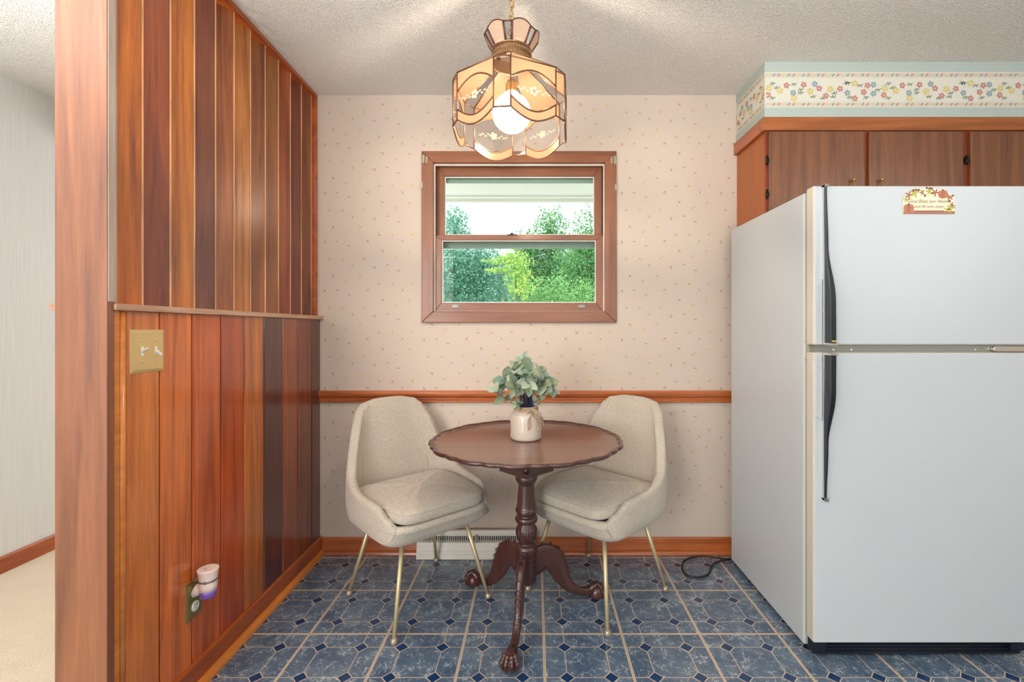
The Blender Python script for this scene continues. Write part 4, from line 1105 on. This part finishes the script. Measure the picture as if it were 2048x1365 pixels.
# ================================================================== TREES OUTSIDE
def tree(name, cx, cy, lobes, n, m, size, label, seed, trunk=.09, zb=-.5, group=None):
    r = random.Random(seed)
    t_ = thing(name, (cx, cy, zb), label, 'tree', group)
    b = MB(); tot = sum(q[3]*q[5] for q in lobes)
    for (lx, ly, lz, rx, ry, rz_) in lobes:
        k = int(n*rx*rz_/tot)
        for _ in range(k):
            while True:
                d = Vector((r.gauss(0, 1), r.gauss(0, 1), r.gauss(0, 1)))
                if d.length > .01: break
            d.normalize(); q = r.random()**.45
            clump = 1+.16*math.sin(7*d.x+seed)*math.cos(6*d.z+2*seed)+.1*math.sin(17*d.x)*math.sin(15*d.z+seed)
            p = Vector((cx+lx+d.x*rx*q*clump, cy+ly+d.y*ry*q*clump, lz+d.z*rz_*q*clump))
            nn = Vector((r.uniform(-1, 1), r.uniform(-1.2, .2), r.uniform(-.3, 1.2))).normalized(); a = nn.orthogonal().normalized()
            a = Matrix.Rotation(r.uniform(0, 6.28), 3, nn) @ a; c_ = nn.cross(a); L = size*r.uniform(.6, 1.3)
            b.poly([p-a*L*.5, p+c_*L*.28, p+a*L*.5, p-c_*L*.28])
    mk('foliage', b, m, t_, fixn=False)
    b = MB(); top = lobes[0][2]
    b.tube([(cx, cy, zb), (cx+.05, cy, zb+(top-zb)*.5), (cx-.04, cy, top)], [trunk, trunk*.7, trunk*.3], 10)
    for i, q in enumerate(lobes[:4]):
        b.tube([(cx+.02, cy, zb+(top-zb)*.45), (cx+q[0]*.5, cy+q[1]*.5, (q[2]+zb+(top-zb)*.45)/2), (cx+q[0], cy+q[1], q[2])], [trunk*.5, trunk*.35, trunk*.12], 7)
    mk('trunk', b, M['bark'], t_); return t_
tree('leafy_tree', -2.2, 12.5, [(0, 0, 2.9, 1.2, .8, 1.0), (.05, 0, 3.95, .42, .5, .55), (.9, 0, 2.6, 1.0, .7, .85), (-.4, 0, 2.0, 1.4, .7, .8)], 24000, M['tree_teal'], .07, 'teal-green leafy tree at the left of the window view', 1)
tree('leafy_tree', .5, 14.6, [(0, 0, 4.2, .55, .5, .85), (-.75, 0, 3.75, .5, .5, .6), (.3, 0, 3.1, 1.3, .7, 1.1), (-.6, 0, 3.0, .9, .6, .8), (.3, 0, 2.0, 1.7, .7, .9)], 26000, M['tree_green'], .075, 'dark green tree behind, right of centre in the window view', 2)
tree('leafy_tree', 1.35, 11.4, [(0, 0, 3.1, .5, .45, 1.1), (-.25, 0, 2.5, .7, .5, .8), (.1, 0, 1.9, .9, .5, .8)], 15000, M['tree_green'], .06, 'tall green tree at the right edge of the window view', 3)
tree('young_tree', -.38, 9.5, [(0, 0, 2.5, .33, .3, .34), (-.42, 0, 2.56, .32, .16, .07), (-.38, 0, 2.38, .30, .16, .06), (.1, 0, 2.1, .35, .3, .3), (-.15, 0, 2.62, .28, .2, .10)], 2000, M['tree_lime'], .065, 'bright yellow-green young tree in the middle of the window view', 4, trunk=.03)
tree('bushy_tree', .45, 10.3, [(0, 0, 1.9, .85, .5, .55), (-.5, 0, 1.7, .6, .4, .4), (.7, 0, 1.8, .5, .4, .5)], 5000, M['tree_mid'], .055, 'mid green bushy tree low in the window view, right of the yellow-green one', 6, trunk=.04)
tree('leafy_tree', .2, 18.5, [(0, 0, 2.7, 3.2, .9, 1.5), (-3.5, 0, 2.8, 3.4, .9, 1.6), (3.6, 0, 3.0, 3.2, .9, 1.8)], 46000, M['tree_far'], .11, 'far hazy green trees forming the backdrop behind the nearer trees', 5)
for px0, py0, px1, py1 in ((890, 498, 1015, 503), (890, 514, 1000, 519)):
    b = MB(); d0, d1 = 9.0, 17.8
    p0 = Vector(((px0-1070)*d0/F, d0, EYE+(658-py0)*d0/F)); p1 = Vector(((px1-1070)*d1/F, d1, EYE+(658-py1)*d1/F)); p0 = p0-(p1-p0)*.35
    b.tube([p0, (p0+p1)/2+Vector((0, 0, -.01)), p1], .0045, 6)
    tag(mk('power_line', b, mat('cable', srgb(190, 200, 196), .6), origin=tuple(p0)), ('upper' if py0 < 510 else 'lower')+' of two thin pale overhead cables crossing the lower window pane', 'cable')
